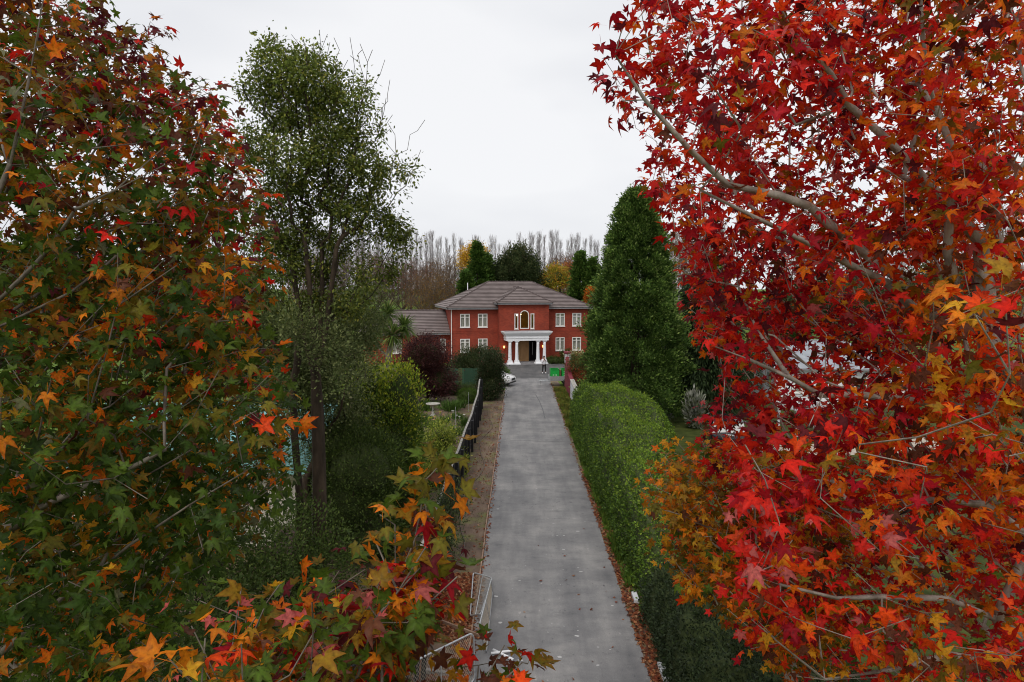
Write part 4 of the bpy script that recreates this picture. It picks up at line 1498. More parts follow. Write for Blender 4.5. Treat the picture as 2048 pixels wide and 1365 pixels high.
MB().tube([(-2.1, 0, 0.5), (-2.1, 0, 0.1)], 0.03, 8).build('jockey_stand', 'galv', tr_)
for y_ in (-0.8, 0.8):
    wheel(tr_, 0.1, y_, 0.3, 0.18)
    MB().prism([(0.1 + 0.38 * math.cos(R(a)), 0.3 + 0.38 * math.sin(R(a))) for a in range(0, 181, 20)] + [(0.1 + 0.35 * math.cos(R(a)), 0.3 + 0.35 * math.sin(R(a))) for a in range(180, -1, -20)], 'y', y_ - 0.11, y_ + 0.11).build('mudguard', 'dark_plastic', tr_)
for nm, lb, x0_, w_ in (('green_bin', 'small bright green plastic bin standing in the front of the trailer', -1.25, 0.72), ('green_crate', 'wide bright green slatted crate standing in the trailer', -0.3, 1.25)):
    g = empty(nm, tuple(np.array((4.0, 58.7, 0.532)) + np.array((x0_, 0, 0))), R(4))
    tag(g, lb, 'crate' if 'crate' in nm else 'bin')
    MB().box(0, w_, -0.52, -0.48, 0, 0.92).box(0, w_, 0.3, 0.34, 0, 0.92).box(0, 0.04, -0.48, 0.3, 0, 0.92).box(w_ - 0.04, w_, -0.48, 0.3, 0, 0.92).box(0.04, w_ - 0.04, -0.48, 0.3, 0, 0.03).build('body', 'crate_green', g)
    MB().box(-0.03, w_ + 0.03, -0.56, -0.44, 0.921, 0.96).box(-0.03, w_ + 0.03, 0.27, 0.37, 0.921, 0.96).build('rim', 'crate_green', g)
    if 'crate' in nm:
        for q in range(4):
            MB().box(0.14, w_ - 0.1, -0.545, -0.523, 0.22 + q * 0.17, 0.265 + q * 0.17).build('slat', 'crate_pale', g)
    else:
        for q in range(2):
            MB().box(0.16 + q * 0.24, 0.28 + q * 0.24, -0.545, -0.523, 0.38, 0.5).build('handle_slot', 'crate_pale', g)
cbx = MB().box(-0.2, 0.2, -0.3, 0.3, 0, 0.85).build('cardboard_box', 'cardboard', bevel=0.01)
cbx.location = (3.47, 58.65, 0.532)
tag(cbx, 'brown cardboard box wedged between the two green containers on the trailer', 'box')


# ------------------------------------------------------------------ the person on the forecourt
def skin(name, verts, edges, radii, material, parent, sub=1, root=0):
    me = bpy.data.meshes.new(name)
    me.from_pydata(verts, edges, [])
    o = link(bpy.data.objects.new(name, me), parent)
    m = o.modifiers.new('skin', 'SKIN')
    m.use_smooth_shade = True
    for i, r in enumerate(radii):
        me.skin_vertices[0].data[i].radius = (r, r) if np.isscalar(r) else r
        me.skin_vertices[0].data[i].use_root = (i == root)
    s = o.modifiers.new('sub', 'SUBSURF')
    s.levels = s.render_levels = sub
    me.materials.append(MATS[material])
    return o


pr = tag(empty('person', (2.52, 66.85, 0.027), R(10)), 'person in pale jacket and black leggings standing with hands raised to the chest', 'person')
# facing -y (towards the drone); one continuous body
V_ = [(0, 0, 0.92), (0, 0, 1.08), (0, 0.01, 1.25), (0, 0.01, 1.40), (0, 0, 1.49), (0, -0.01, 1.56), (0, -0.015, 1.66),
      (0.1, 0, 0.86), (0.14, -0.01, 0.48), (0.16, 0.015, 0.1), (0.17, -0.1, 0.05), (-0.1, 0, 0.86), (-0.13, -0.02, 0.48), (-0.15, 0.01, 0.1), (-0.17, -0.1, 0.05),
      (0.17, 0.01, 1.39), (0.24, 0.0, 1.14), (0.1, -0.2, 1.27), (0.06, -0.25, 1.32), (-0.17, 0.01, 1.39), (-0.24, 0.0, 1.14), (-0.1, -0.2, 1.27), (-0.06, -0.25, 1.32)]
E_ = [(0, 1), (1, 2), (2, 3), (3, 4), (4, 5), (5, 6), (0, 7), (7, 8), (8, 9), (9, 10), (0, 11), (11, 12), (12, 13), (13, 14), (3, 15), (15, 16), (16, 17), (17, 18), (3, 19), (19, 20), (20, 21), (21, 22)]
r_ = [(0.14, 0.11), (0.13, 0.1), (0.14, 0.105), (0.13, 0.09), 0.055, (0.07, 0.085), (0.07, 0.085), 0.085, 0.06, 0.04, 0.035, 0.085, 0.06, 0.04, 0.035, 0.055, 0.045, 0.033, 0.03, 0.055, 0.045, 0.033, 0.03]
k_ = len(V_)
for s, h in ((1, 18), (-1, 22)):              # five fingers on each hand, thumb from the side of the palm
    hx, hy, hz = V_[h]
    for dx, ln in ((-0.03, 0.075), (-0.01, 0.085), (0.01, 0.08), (0.03, 0.062)):
        V_ += [(hx + dx, hy - 0.03, hz + 0.035), (hx + dx, hy - 0.055, hz + ln)]
        E_ += [(h, k_), (k_, k_ + 1)]
        r_ += [0.01, 0.008]
        k_ += 2
    V_ += [(hx - s * 0.045, hy - 0.01, hz + 0.01), (hx - s * 0.06, hy - 0.04, hz + 0.045)]
    E_ += [(h, k_), (k_, k_ + 1)]
    r_ += [0.012, 0.009]
    k_ += 2
skin('body', V_, E_, r_, 'skin', pr, 1)
skin('leggings', [(0, 0, 0.98), (0.1, 0, 0.86), (0.14, -0.01, 0.48), (0.16, 0.015, 0.13), (-0.1, 0, 0.86), (-0.13, -0.02, 0.48), (-0.15, 0.01, 0.13)],
     [(0, 1), (1, 2), (2, 3), (0, 4), (4, 5), (5, 6)], [(0.16, 0.13), 0.1, 0.07, 0.05, 0.1, 0.07, 0.05], 'leggings', pr)
skin('jacket', [(0, 0, 0.84), (0, 0, 1.08), (0, 0.01, 1.25), (0, 0.01, 1.41), (0.18, 0.01, 1.39), (0.26, 0.0, 1.13), (0.13, -0.17, 1.24), (-0.18, 0.01, 1.39), (-0.26, 0.0, 1.13), (-0.13, -0.17, 1.24)],
     [(0, 1), (1, 2), (2, 3), (3, 4), (4, 5), (5, 6), (3, 7), (7, 8), (8, 9)], [(0.21, 0.16), (0.2, 0.15), (0.2, 0.14), (0.16, 0.11), 0.085, 0.075, 0.055, 0.085, 0.075, 0.055], 'jacket_pale', pr)
hr = MB().ball((0, 0.03, 1.64), (0.095, 0.105, 0.12), 12, 8).ball((0, 0.08, 1.5), (0.085, 0.06, 0.16), 10, 6)
hr.build('hair', 'hair_dark', pr, smooth=True)
for s in (-1, 1):
    MB().ball((s * 0.028, -0.088, 1.63), (0.011, 0.008, 0.008), 6, 4).build('eye', 'dark_plastic', pr)
    MB().ball((s * 0.165, -0.06, 0.06), (0.06, 0.15, 0.065), 10, 6).build('shoe', 'shoe_white', pr, smooth=True)
MB().add([(-0.012, -0.085, 1.6), (0.012, -0.085, 1.6), (0, -0.115, 1.597), (0, -0.088, 1.635)], [(0, 1, 2), (0, 2, 3), (1, 3, 2)]).build('nose', 'skin', pr)
MB().ball((0, -0.086, 1.565), (0.025, 0.008, 0.006), 8, 4).build('mouth', 'maroon_render', pr)
ph = MB().box(-0.04, 0.04, -0.008, 0.008, 0, 0.15).build('phone', 'dark_plastic', bevel=0.005)
ph.location = (2.52 + 0.055, 66.85 - 0.32, 1.36)
ph.rotation_euler = (0.15, 0, R(10))
tag(ph, 'dark phone held up in the hands of the person on the forecourt', 'phone')
# ------------------------------------------------------------------ garden shrubs and trees of the middle distance
G = lambda r, g, b, w=1.0: (r, g, b, w)

# the tall green tree left of the drive: several stems, small leaves, bare twigs on its right side
def tall_tree():
    rng = np.random.default_rng(21)
    base = np.array([-5.36, 17.8, 0.0])
    root = tag(empty('tall_tree', tuple(base)), 'tall multi-stemmed green tree rising against the sky beside the black fence', 'tree')
    ells = np.array([E(560, 140, 18.2, 0.7, 0.8, 0.75), E(625, 155, 18.0, 0.75, 0.8, 0.7), E(530, 200, 18.4, 0.6, 0.8, 0.7), E(600, 230, 18.6, 0.95, 1.0, 0.7), E(690, 190, 18.0, 0.6, 0.7, 0.75), E(520, 290, 18.0, 0.6, 0.8, 0.6), E(590, 320, 17.6, 0.9, 0.9, 0.65), E(680, 290, 18.4, 0.95, 1.0, 0.7), E(745, 250, 18.2, 0.5, 0.7, 0.7), E(740, 340, 18.0, 0.6, 0.8, 0.6), E(640, 380, 18.6, 0.9, 0.9, 0.6), E(560, 400, 18.0, 0.75, 0.9, 0.6), E(710, 410, 18.2, 0.75, 0.9, 0.55), E(580, 470, 18.2, 0.8, 0.8, 0.5)])
    low = np.array([E(790, 470, 18.6, 0.42, 0.5, 0.5), E(640, 545, 18.2, 0.5, 0.6, 0.6), E(600, 620, 18.0, 0.7, 0.7, 0.5), E(700, 610, 18.3, 0.5, 0.6, 0.4), E(760, 540, 18.4, 0.5, 0.5, 0.45), E(810, 510, 18.6, 0.3, 0.4, 0.35), E(790, 330, 18.2, 0.35, 0.3, 0.35), E(560, 520, 18, 0.7, 0.8, 0.7), E(540, 470, 18, 0.7, 0.8, 0.5), E(690, 480, 18.6, 0.7, 0.7, 0.45), E(750, 450, 18.3, 0.5, 0.6, 0.4), E(730, 560, 18.3, 0.5, 0.6, 0.4), E(510, 560, 18, 0.6, 0.7, 0.6), E(800, 400, 18.3, 0.38, 0.4, 0.4), E(815, 345, 18.2, 0.28, 0.3, 0.28), E(775, 440, 18.3, 0.4, 0.4, 0.35)])
    tips = np.concatenate([sample_ells(ells, 520, 0.3, rng), sample_ells(low, 210, 0.2, rng)])
    ntip = len(tips)
    px, py, _ = proj(tips)
    right = (px > 690) & (py < 330)
    leaf_on = ~(right & (rng.random(ntip) < np.clip((px - 690) / 110, 0, 0.85)))
    # bare shoots past the crown: along the top, and one long branch out to the right
    bare = []
    for _ in range(300):
        a = sample_ells(ells, 1, 0.92, rng)[0]
        p_, q_, _d = proj(a[None])
        if q_[0] < 300:
            bare.append(a + np.array([rng.normal(0.05, 0.12), rng.normal(0, 0.12), rng.uniform(0.12, 0.5)]))
    for x, y in ((770, 120), (745, 100), (720, 88), (780, 160), (775, 190), (765, 215), (785, 230), (700, 75), (660, 85), (760, 150), (735, 125), (790, 270), (850, 240), (835, 262), (820, 270), (842, 300), (815, 300), (806, 318), (830, 330), (800, 345), (826, 350), (812, 372)):
        bare.append(at(x, y, 18.2 + rng.uniform(-0.2, 0.2)))
    allt = np.concatenate([tips, np.array(bare)]) - base
    stems = [[(0, 0, -0.1), (0.02, 0, 1.2), (0.05, 0, 2.6), (0.05, 0.03, 4.0), (0.03, 0.05, 5.2), (0.0, 0.05, 6.4), (-0.06, 0.05, 7.6), (-0.12, 0.0, 8.8), (-0.2, 0.0, 9.8)],
             [(0.0, 0.05, 5.9), (-0.12, 0.05, 6.5), (-0.3, 0.05, 7.3), (-0.42, 0, 8.2), (-0.6, 0.1, 9.3)],
             [(0.03, 0.05, 6.2), (0.16, 0.1, 6.8), (0.3, 0.2, 7.5), (0.42, 0.2, 8.4), (0.62, 0.1, 9.5)],
             [(0.0, 0.05, 6.6), (0.1, 0.2, 7.2), (0.15, 0.3, 8.2), (0.2, 0.2, 9.6)],
             [(-0.35, -0.25, -0.1), (-0.46, -0.25, 1.5), (-0.42, -0.2, 3.0), (-0.55, -0.1, 4.6), (-0.62, 0.1, 6.0)]]
    tops = np.array([st_[-1] for st_ in stems])
    own = np.argmin(np.linalg.norm((allt[:, None, :] - tops[None]) * np.array([1, 1, 0.3]), axis=2), axis=1)
    for q, st_ in enumerate(stems):
        A, par, tid = grow(st_, allt[own == q], bf=0.3, step=0.3, lift=1.2, wob=0.03, rng=rng)
        mb = MB()
        branch_mesh(mb, A, par, (0.2, 0.075, 0.08, 0.065, 0.1)[q], 0.005, 8, thin=3, floor=np.full(len(A), 0.0075), ceil=np.interp(A[:, 2], [0, 5.5, 7, 9, 11, 14], [0.21, 0.17, 0.09, 0.07, 0.04, 0.02]))
        mb.build('trunk' if q == 0 else 'stem', 'bark_brown', root, smooth=True)
    per = 66
    src = np.where(leaf_on)[0]
    pos = np.repeat(tips[src] - base, per, axis=0)
    m = len(pos)
    g = rng.normal(size=(m, 3)) * 0.14 * np.repeat(rng.uniform(0.5, 1.5, (len(src), 1)), per, axis=0)
    pos = pos + g
    d = unit(g) + rng.normal(0, 0.5, (m, 3)) + np.array([0, 0, -0.25])
    n = np.array([0, 0, 1.0]) + rng.normal(0, 0.6, (m, 3))
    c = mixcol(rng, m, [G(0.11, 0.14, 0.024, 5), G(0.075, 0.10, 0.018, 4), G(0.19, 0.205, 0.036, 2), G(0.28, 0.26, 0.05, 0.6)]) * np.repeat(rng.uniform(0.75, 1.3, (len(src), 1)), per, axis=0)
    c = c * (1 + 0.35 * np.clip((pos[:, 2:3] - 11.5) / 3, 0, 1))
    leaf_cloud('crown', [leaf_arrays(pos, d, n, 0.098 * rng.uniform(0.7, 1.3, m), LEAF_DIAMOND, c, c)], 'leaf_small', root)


tall_tree()

DK = [G(0.065, 0.10, 0.022, 4), G(0.042, 0.07, 0.016, 3), G(0.10, 0.14, 0.032, 2)]
OLIVE = [G(0.12, 0.145, 0.052, 4), G(0.08, 0.105, 0.036, 3), G(0.19, 0.21, 0.085, 2)]
shrub('olive_tree', 'grey-green small-leaved tree spreading below the tall green tree', 'tree', (-6.5, 20.4, 0),
      [E(640, 700, 20.6, 1.7, 1.5, 1.15), E(560, 740, 20.4, 1.5, 1.4, 1.2), E(695, 650, 21.5, 1.1, 1.2, 0.8), E(500, 650, 20.5, 1.4, 1.2, 1.0), E(735, 600, 22.5, 0.6, 0.7, 0.45), E(640, 690, 16.9, 0.75, 0.55, 0.55), E(590, 650, 17.0, 0.6, 0.55, 0.5), E(690, 740, 17.2, 0.6, 0.5, 0.6), E(650, 830, 21.5, 1.5, 1.0, 1.0)],
      1150, 60, 0.085, OLIVE, clump_r=0.2, lo=0.45, seed=31, stem_r=0.13, n_stem=170, trunk_h=2.6, twigs=60, bark='bark_brown', rt=0.006)
shrub('dark_tree', 'dark-leaved small tree behind the left sweetgum in front of the shed', 'tree', (-7.4, 16.4, 0),
      [E(470, 800, 16.4, 1.5, 1.2, 0.9), E(420, 930, 16.2, 1.5, 1.2, 0.8), E(540, 900, 16.6, 0.8, 0.9, 0.7), E(330, 860, 16.6, 1.3, 1.0, 1.0)], 260, 46, 0.085, DK, clump_r=0.2, lo=0.3, seed=30, stem_r=0.13, n_stem=90, trunk_h=2.4, twigs=40)
for i_, (px_, py_, Y_, lb_) in enumerate(((120, 960, 13.5, 'dark green shrub behind the far left of the left sweetgum'), (300, 1080, 14.0, 'dark green shrub in front of the shed behind the left sweetgum'), (470, 1120, 14.5, 'dark green shrub left of the tall tree trunk'), (580, 1090, 16.6, 'dark green shrub at the foot of the tall tree trunk'), (60, 1180, 11.5, 'dark green shrub at the bottom left corner'), (330, 1250, 11.5, 'dark green shrub below the left sweetgum near the bottom edge'))):
    e_ = E(px_, py_, Y_, 1.5, 1.2, 1.1)
    shrub('garden_shrub', lb_, 'shrub', (e_[0], e_[1], 0), [e_, e_ * np.array([1, 1, 0.5, 0.8, 0.9, 1.0]) + np.array([0.8, 0.2, 0, 0, 0, 0])], 230, 44, 0.085, DK, clump_r=0.2, lo=0.35, seed=300 + i_, stem_r=0.06, n_stem=60, group='understory shrubs at the left', twigs=30)
shrub('dark_shrub', 'dark evergreen shrub in the shade at the foot of the tall tree', 'shrub', (-5.9, 19.6, 0),
      [E(720, 940, 20.8, 1.35, 1.2, 1.25), E(690, 1010, 20.6, 1.2, 1.0, 1.0), E(745, 1080, 20.6, 1.1, 1.0, 0.75), E(680, 900, 21.2, 1.0, 0.9, 0.9)],
      400, 60, 0.085, DK, clump_r=0.2, lo=0.6, seed=32, stem_r=0.07, core=0.7)
shrub('laurel_shrub', 'leafy laurel shrub with bright yellow-green top leaves left of the drive', 'shrub', (-4.75, 23.6, 0),
      [E(770, 880, 23.8, 1.3, 1.2, 1.9), E(800, 800, 23.8, 0.75, 0.8, 1.2), E(790, 980, 23.4, 1.1, 1.1, 1.3), E(740, 790, 24.2, 0.9, 0.9, 1.1)],
      480, 46, 0.115, [G(0.10, 0.165, 0.026, 4), G(0.065, 0.115, 0.018, 3), G(0.15, 0.215, 0.034, 2)], top_pal=[G(0.36, 0.40, 0.04, 3), G(0.48, 0.48, 0.06, 1), G(0.22, 0.30, 0.03, 2)],
      clump_r=0.21, lo=0.7, seed=33, stem_r=0.08, core=0.75, upright=0.55)
shrub('fence_shrub', 'dark small-leaved shrub growing through the black fence onto the verge', 'shrub', (-2.45, 20.4, 0),
      [E(900, 1010, 20.6, 0.42, 0.7, 0.75), E(885, 1075, 19.6, 0.42, 0.6, 0.6), E(862, 1130, 18.6, 0.4, 0.6, 0.45)],
      150, 40, 0.07, [G(0.05, 0.075, 0.028, 4), G(0.035, 0.05, 0.02, 3), G(0.09, 0.11, 0.04, 2), G(0.2, 0.2, 0.05, 0.2)], clump_r=0.15, lo=0.4, seed=34, stem_r=0.03, twigs=20)
shrub('yellow_shrub', 'pale yellow-green loose shrub behind the black fence', 'shrub', (-4.3, 31.8, 0),
      [E(880, 880, 32.2, 0.75, 1.0, 0.9), E(845, 905, 31.5, 0.9, 1.0, 0.85), E(905, 930, 29.5, 0.5, 1.0, 0.7), E(860, 960, 28.5, 0.9, 1.0, 0.7)],
      300, 44, 0.1, [G(0.20, 0.25, 0.035, 4), G(0.30, 0.33, 0.05, 2), G(0.12, 0.17, 0.026, 3), G(0.42, 0.38, 0.09, 0.6)], clump_r=0.19, lo=0.45, seed=35, stem_r=0.03, core=0.55)
shrub('purple_maple', 'rounded dark purple-brown maple in front of the house wing', 'tree', (-6.75, 50.4, 0),
      [E(850, 712, 50.4, 1.95, 1.7, 1.55), E(835, 760, 50.2, 1.6, 1.5, 1.3), E(876, 760, 50.2, 1.35, 1.3, 1.3)],
      600, 46, 0.13, [G(0.07, 0.024, 0.024, 4), G(0.045, 0.018, 0.019, 3), G(0.11, 0.042, 0.036, 2)], clump_r=0.26, lo=0.55, seed=36, stem_r=0.13, trunk_h=1.2, flat=0.45, core=0.6, upright=-0.2, twigs=30)
shrub('camellia_bush', 'large dark green camellia bush by the end of the black fence', 'shrub', (-2.75, 51.6, 0),
      [E(983, 735, 51.6, 0.8, 1.2, 1.1), E(981, 765, 51.4, 0.85, 1.2, 1.2), E(980, 785, 51.4, 0.85, 1.2, 0.7)],
      400, 50, 0.12, [G(0.028, 0.045, 0.018, 4), G(0.045, 0.06, 0.024, 3), G(0.09, 0.085, 0.05, 1), G(0.16, 0.08, 0.06, 0.25)], clump_r=0.22, lo=0.7, seed=37, stem_r=0.1, core=0.78)
shrub('camellia_bush', 'broad dark green bush rising behind the green board fence', 'shrub', (-4.0, 58.2, 0), [E(950, 730, 58.2, 1.9, 1.2, 1.3), E(925, 740, 58.2, 1.2, 1.1, 1.0), E(975, 725, 58.0, 1.2, 1.1, 1.2)], 420, 46, 0.13,
      [G(0.035, 0.055, 0.02, 4), G(0.055, 0.075, 0.028, 3), G(0.11, 0.10, 0.055, 1)], clump_r=0.24, lo=0.7, seed=137, stem_r=0.1, core=0.78)
BX = [G(0.07, 0.13, 0.018, 3), G(0.10, 0.17, 0.024, 2), G(0.045, 0.09, 0.014, 2)]
shrub('box_ball', 'bright green clipped box ball in the left garden by the black fence', 'shrub', (-3.75, 49.6, 0), [np.array([-3.75, 49.6, 0.5, 0.7, 0.7, 0.55])], 150, 60, 0.05, BX, clump_r=0.08, lo=0.9, seed=38, stem_r=0.04, core=0.9, trunk_h=0.2)
shrub('box_hedge', 'low dark clipped hedge in front of the green fence', 'hedge', (-5.5, 53.5, 0), [np.array([-6.6 + 0.7 * q, 53.4, 0.4, 0.6, 0.5, 0.45]) for q in range(5)], 220, 50, 0.06, DK, clump_r=0.1, lo=0.85, seed=39, stem_r=0.03, core=0.9, trunk_h=0.2)
shrub('lawn_shrub', 'small rounded yellow-green shrub behind the white car', 'shrub', (-2.2, 65.5, 0), [np.array([-2.3, 65.5, 0.3, 1.4, 1.0, 0.55])], 120, 40, 0.09, BX, clump_r=0.15, lo=0.8, seed=40, stem_r=0.03, core=0.85, trunk_h=0.2)
for i, (x0_, x1_, lb) in enumerate(((-4.4, -1.9, 'clipped dark hedge at the foot of the house left of the portico'), (3.2, 7.6, 'clipped dark hedge at the foot of the house right of the portico'))):
    c_ = np.array([(x0_ + x1_) / 2, 75.2 + (x0_ + x1_) / 2 * 0.23 - 0.55, 0])
    nb = max(3, int((x1_ - x0_) / 0.55))
    shrub('box_hedge', lb, 'hedge', c_, [np.array([x0_ + (x1_ - x0_) * (q + 0.5) / nb, 75.0 + (x0_ + (x1_ - x0_) * (q + 0.5) / nb) * 0.23 - 0.25, 0.34, 0.5, 0.42, 0.42]) for q in range(nb)],
          60 * nb // 2, 44, 0.08, DK, clump_r=0.09, lo=0.85, seed=41 + i, stem_r=0.03, core=0.92, trunk_h=0.15, group='hedges along the house front')
shrub('wall_shrub', 'small green shrub under the right-hand windows of the brick house', 'shrub', (5.4, 75.9, 0), [np.array([5.4, 75.8, 0.9, 0.75, 0.4, 0.65])], 80, 40, 0.1, DK, clump_r=0.16, lo=0.5, seed=43, stem_r=0.03)
shrub('photinia_shrub', 'shrub with green crown and red-orange leaves below beside the maroon wall', 'shrub', (5.3, 54.0, 0),
      [E(1162, 735, 54, 0.95, 1.0, 0.85), E(1168, 765, 53, 1.0, 1.0, 0.9), E(1150, 720, 55, 0.5, 0.6, 0.5)], 320, 46, 0.11, [G(0.30, 0.055, 0.025, 4), G(0.22, 0.07, 0.025, 2), G(0.09, 0.075, 0.025, 2)],
      top_pal=[G(0.11, 0.115, 0.03, 3), G(0.07, 0.085, 0.022, 3), G(0.2, 0.16, 0.05, 1)], height_mix=lambda z, r: np.clip((z - 0.45) * 5, 0, 1), clump_r=0.2, lo=0.6, seed=44, stem_r=0.05, core=0.7)
shrub('hydrangea_bush', 'bush with cream flower heads on top of the maroon pillar wall', 'shrub', (5.1, 58.0, 0), [E(1152, 712, 58, 0.8, 0.6, 0.35), E(1160, 730, 58, 0.8, 0.6, 0.5)], 90, 34, 0.13, [G(0.1, 0.12, 0.035, 2), G(0.07, 0.09, 0.025, 1)],
      top_pal=[G(0.75, 0.66, 0.38, 3), G(0.7, 0.68, 0.58, 1)], height_mix=lambda z, r: np.clip((z - 0.6) * 4, 0, 1), clump_r=0.16, lo=0.6, seed=45, stem_r=0.04)


# clipped hedges right of the drive: wavy body, leaves over the whole skin
def hedge(name, label, y0, y1, xl, prof, pal, top_pal, n, size, seed, topf=0.5, clump=None):
    rng = np.random.default_rng(seed)
    root = tag(empty(name, (xl, y0, 0)), label, 'hedge')
    # prof(u) -> (left x offset, right x offset, height); cross-section is a rounded dome
    ny, na = 40, 18
    vs_ = []
    for j in range(ny + 1):
        u = j / ny
        a, b, h = prof(u)
        e = min(1.0, min(u, 1 - u) * 9 + 0.25) ** 0.5
        for i in range(na + 1):
            t = math.pi * i / na
            cx, sx = math.cos(t), math.sin(t)
            rx = abs(cx) ** 0.55 * (1 if cx > 0 else -1)
            rz = abs(sx) ** 0.55
            mid, half = (a + b) / 2, (b - a) / 2
            bump = 1 + 0.06 * math.sin(u * 31 + i * 0.9) + 0.05 * math.sin(u * 17 - i * 1.7) + 0.03 * math.sin(u * 67 + i * 2.3)
            vs_.append((mid - half * rx * (0.75 + 0.25 * e), u * (y1 - y0), max(0.0, h * rz * e * bump)))
    fs_ = [(j * (na + 1) + i + 1, (j + 1) * (na + 1) + i + 1, (j + 1) * (na + 1) + i, j * (na + 1) + i) for j in range(ny) for i in range(na)]
    core = MB().add(vs_, fs_)
    V3 = np.array(vs_)
    q = np.array(fs_)
    tri = np.concatenate([q[:, [0, 1, 2]], q[:, [0, 2, 3]]])
    a, b, c = V3[tri[:, 0]], V3[tri[:, 1]], V3[tri[:, 2]]
    cr_ = np.cross(b - a, c - a)
    ar = np.linalg.norm(cr_, axis=1)
    nr = unit(cr_)
    cen = (a + b + c) / 3
    up = nr[:, 2]
    toc = (np.array([-xl, -y0, CAMH]) - cen)
    see = (unit(toc) * nr).sum(1)
    wgt = ar * np.where(see > -0.15, 1.0, 0.3)
    k = rng.choice(len(tri), n, p=wgt / wgt.sum())
    r1_, r2_ = rng.random((n, 1)), rng.random((n, 1))
    s1 = np.sqrt(r1_)
    pos = a[k] * (1 - s1) + b[k] * (s1 * (1 - r2_)) + c[k] * (s1 * r2_)
    nn = nr[k]
    lum = np.sin(pos[:, 0:1] * 5.1 + pos[:, 1:2] * 3.3) * np.sin(pos[:, 1:2] * 4.1 - pos[:, 2:3] * 5.7)
    pos = pos + nn * (np.abs(rng.normal(0, 0.06, (n, 1))) + 0.17 * np.clip(lum, -0.4, 1)) + rng.normal(0, 0.025, (n, 3))
    pos[:, 2] = np.maximum(pos[:, 2], 0.03)
    d = nn * 0.6 + rng.normal(0, 0.6, (n, 3)) + np.array([0, 0, 0.25])
    nm = nn * 0.8 + np.array([0, 0, 0.6]) + rng.normal(0, 0.5, (n, 3))
    col_ = mixcol(rng, n, pal)
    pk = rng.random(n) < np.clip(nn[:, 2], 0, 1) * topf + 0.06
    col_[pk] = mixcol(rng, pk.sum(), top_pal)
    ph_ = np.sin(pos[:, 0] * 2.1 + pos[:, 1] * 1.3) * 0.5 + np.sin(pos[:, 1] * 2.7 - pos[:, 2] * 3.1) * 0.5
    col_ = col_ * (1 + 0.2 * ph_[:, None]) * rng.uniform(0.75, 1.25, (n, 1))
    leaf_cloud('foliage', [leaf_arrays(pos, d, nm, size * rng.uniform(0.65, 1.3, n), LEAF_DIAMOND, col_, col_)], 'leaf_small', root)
    core.build('inner_twigs', 'hedge_twigs', root, smooth=True)
    return root


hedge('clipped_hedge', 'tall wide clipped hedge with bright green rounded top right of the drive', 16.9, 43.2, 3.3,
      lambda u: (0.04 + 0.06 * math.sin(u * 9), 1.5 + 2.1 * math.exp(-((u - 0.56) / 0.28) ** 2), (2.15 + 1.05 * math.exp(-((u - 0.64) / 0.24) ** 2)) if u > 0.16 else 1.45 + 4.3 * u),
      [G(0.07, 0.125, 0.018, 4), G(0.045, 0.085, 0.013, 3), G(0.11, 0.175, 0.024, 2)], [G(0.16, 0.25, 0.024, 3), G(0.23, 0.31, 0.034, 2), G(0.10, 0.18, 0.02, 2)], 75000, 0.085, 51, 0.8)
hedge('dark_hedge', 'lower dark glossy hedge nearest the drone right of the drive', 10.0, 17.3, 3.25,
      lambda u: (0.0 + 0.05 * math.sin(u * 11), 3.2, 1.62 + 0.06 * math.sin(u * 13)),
      [G(0.024, 0.038, 0.016, 4), G(0.036, 0.052, 0.022, 3), G(0.05, 0.07, 0.028, 1.5)], [G(0.05, 0.075, 0.026, 2), G(0.03, 0.045, 0.018, 2)], 26000, 0.075, 52, 0.5)


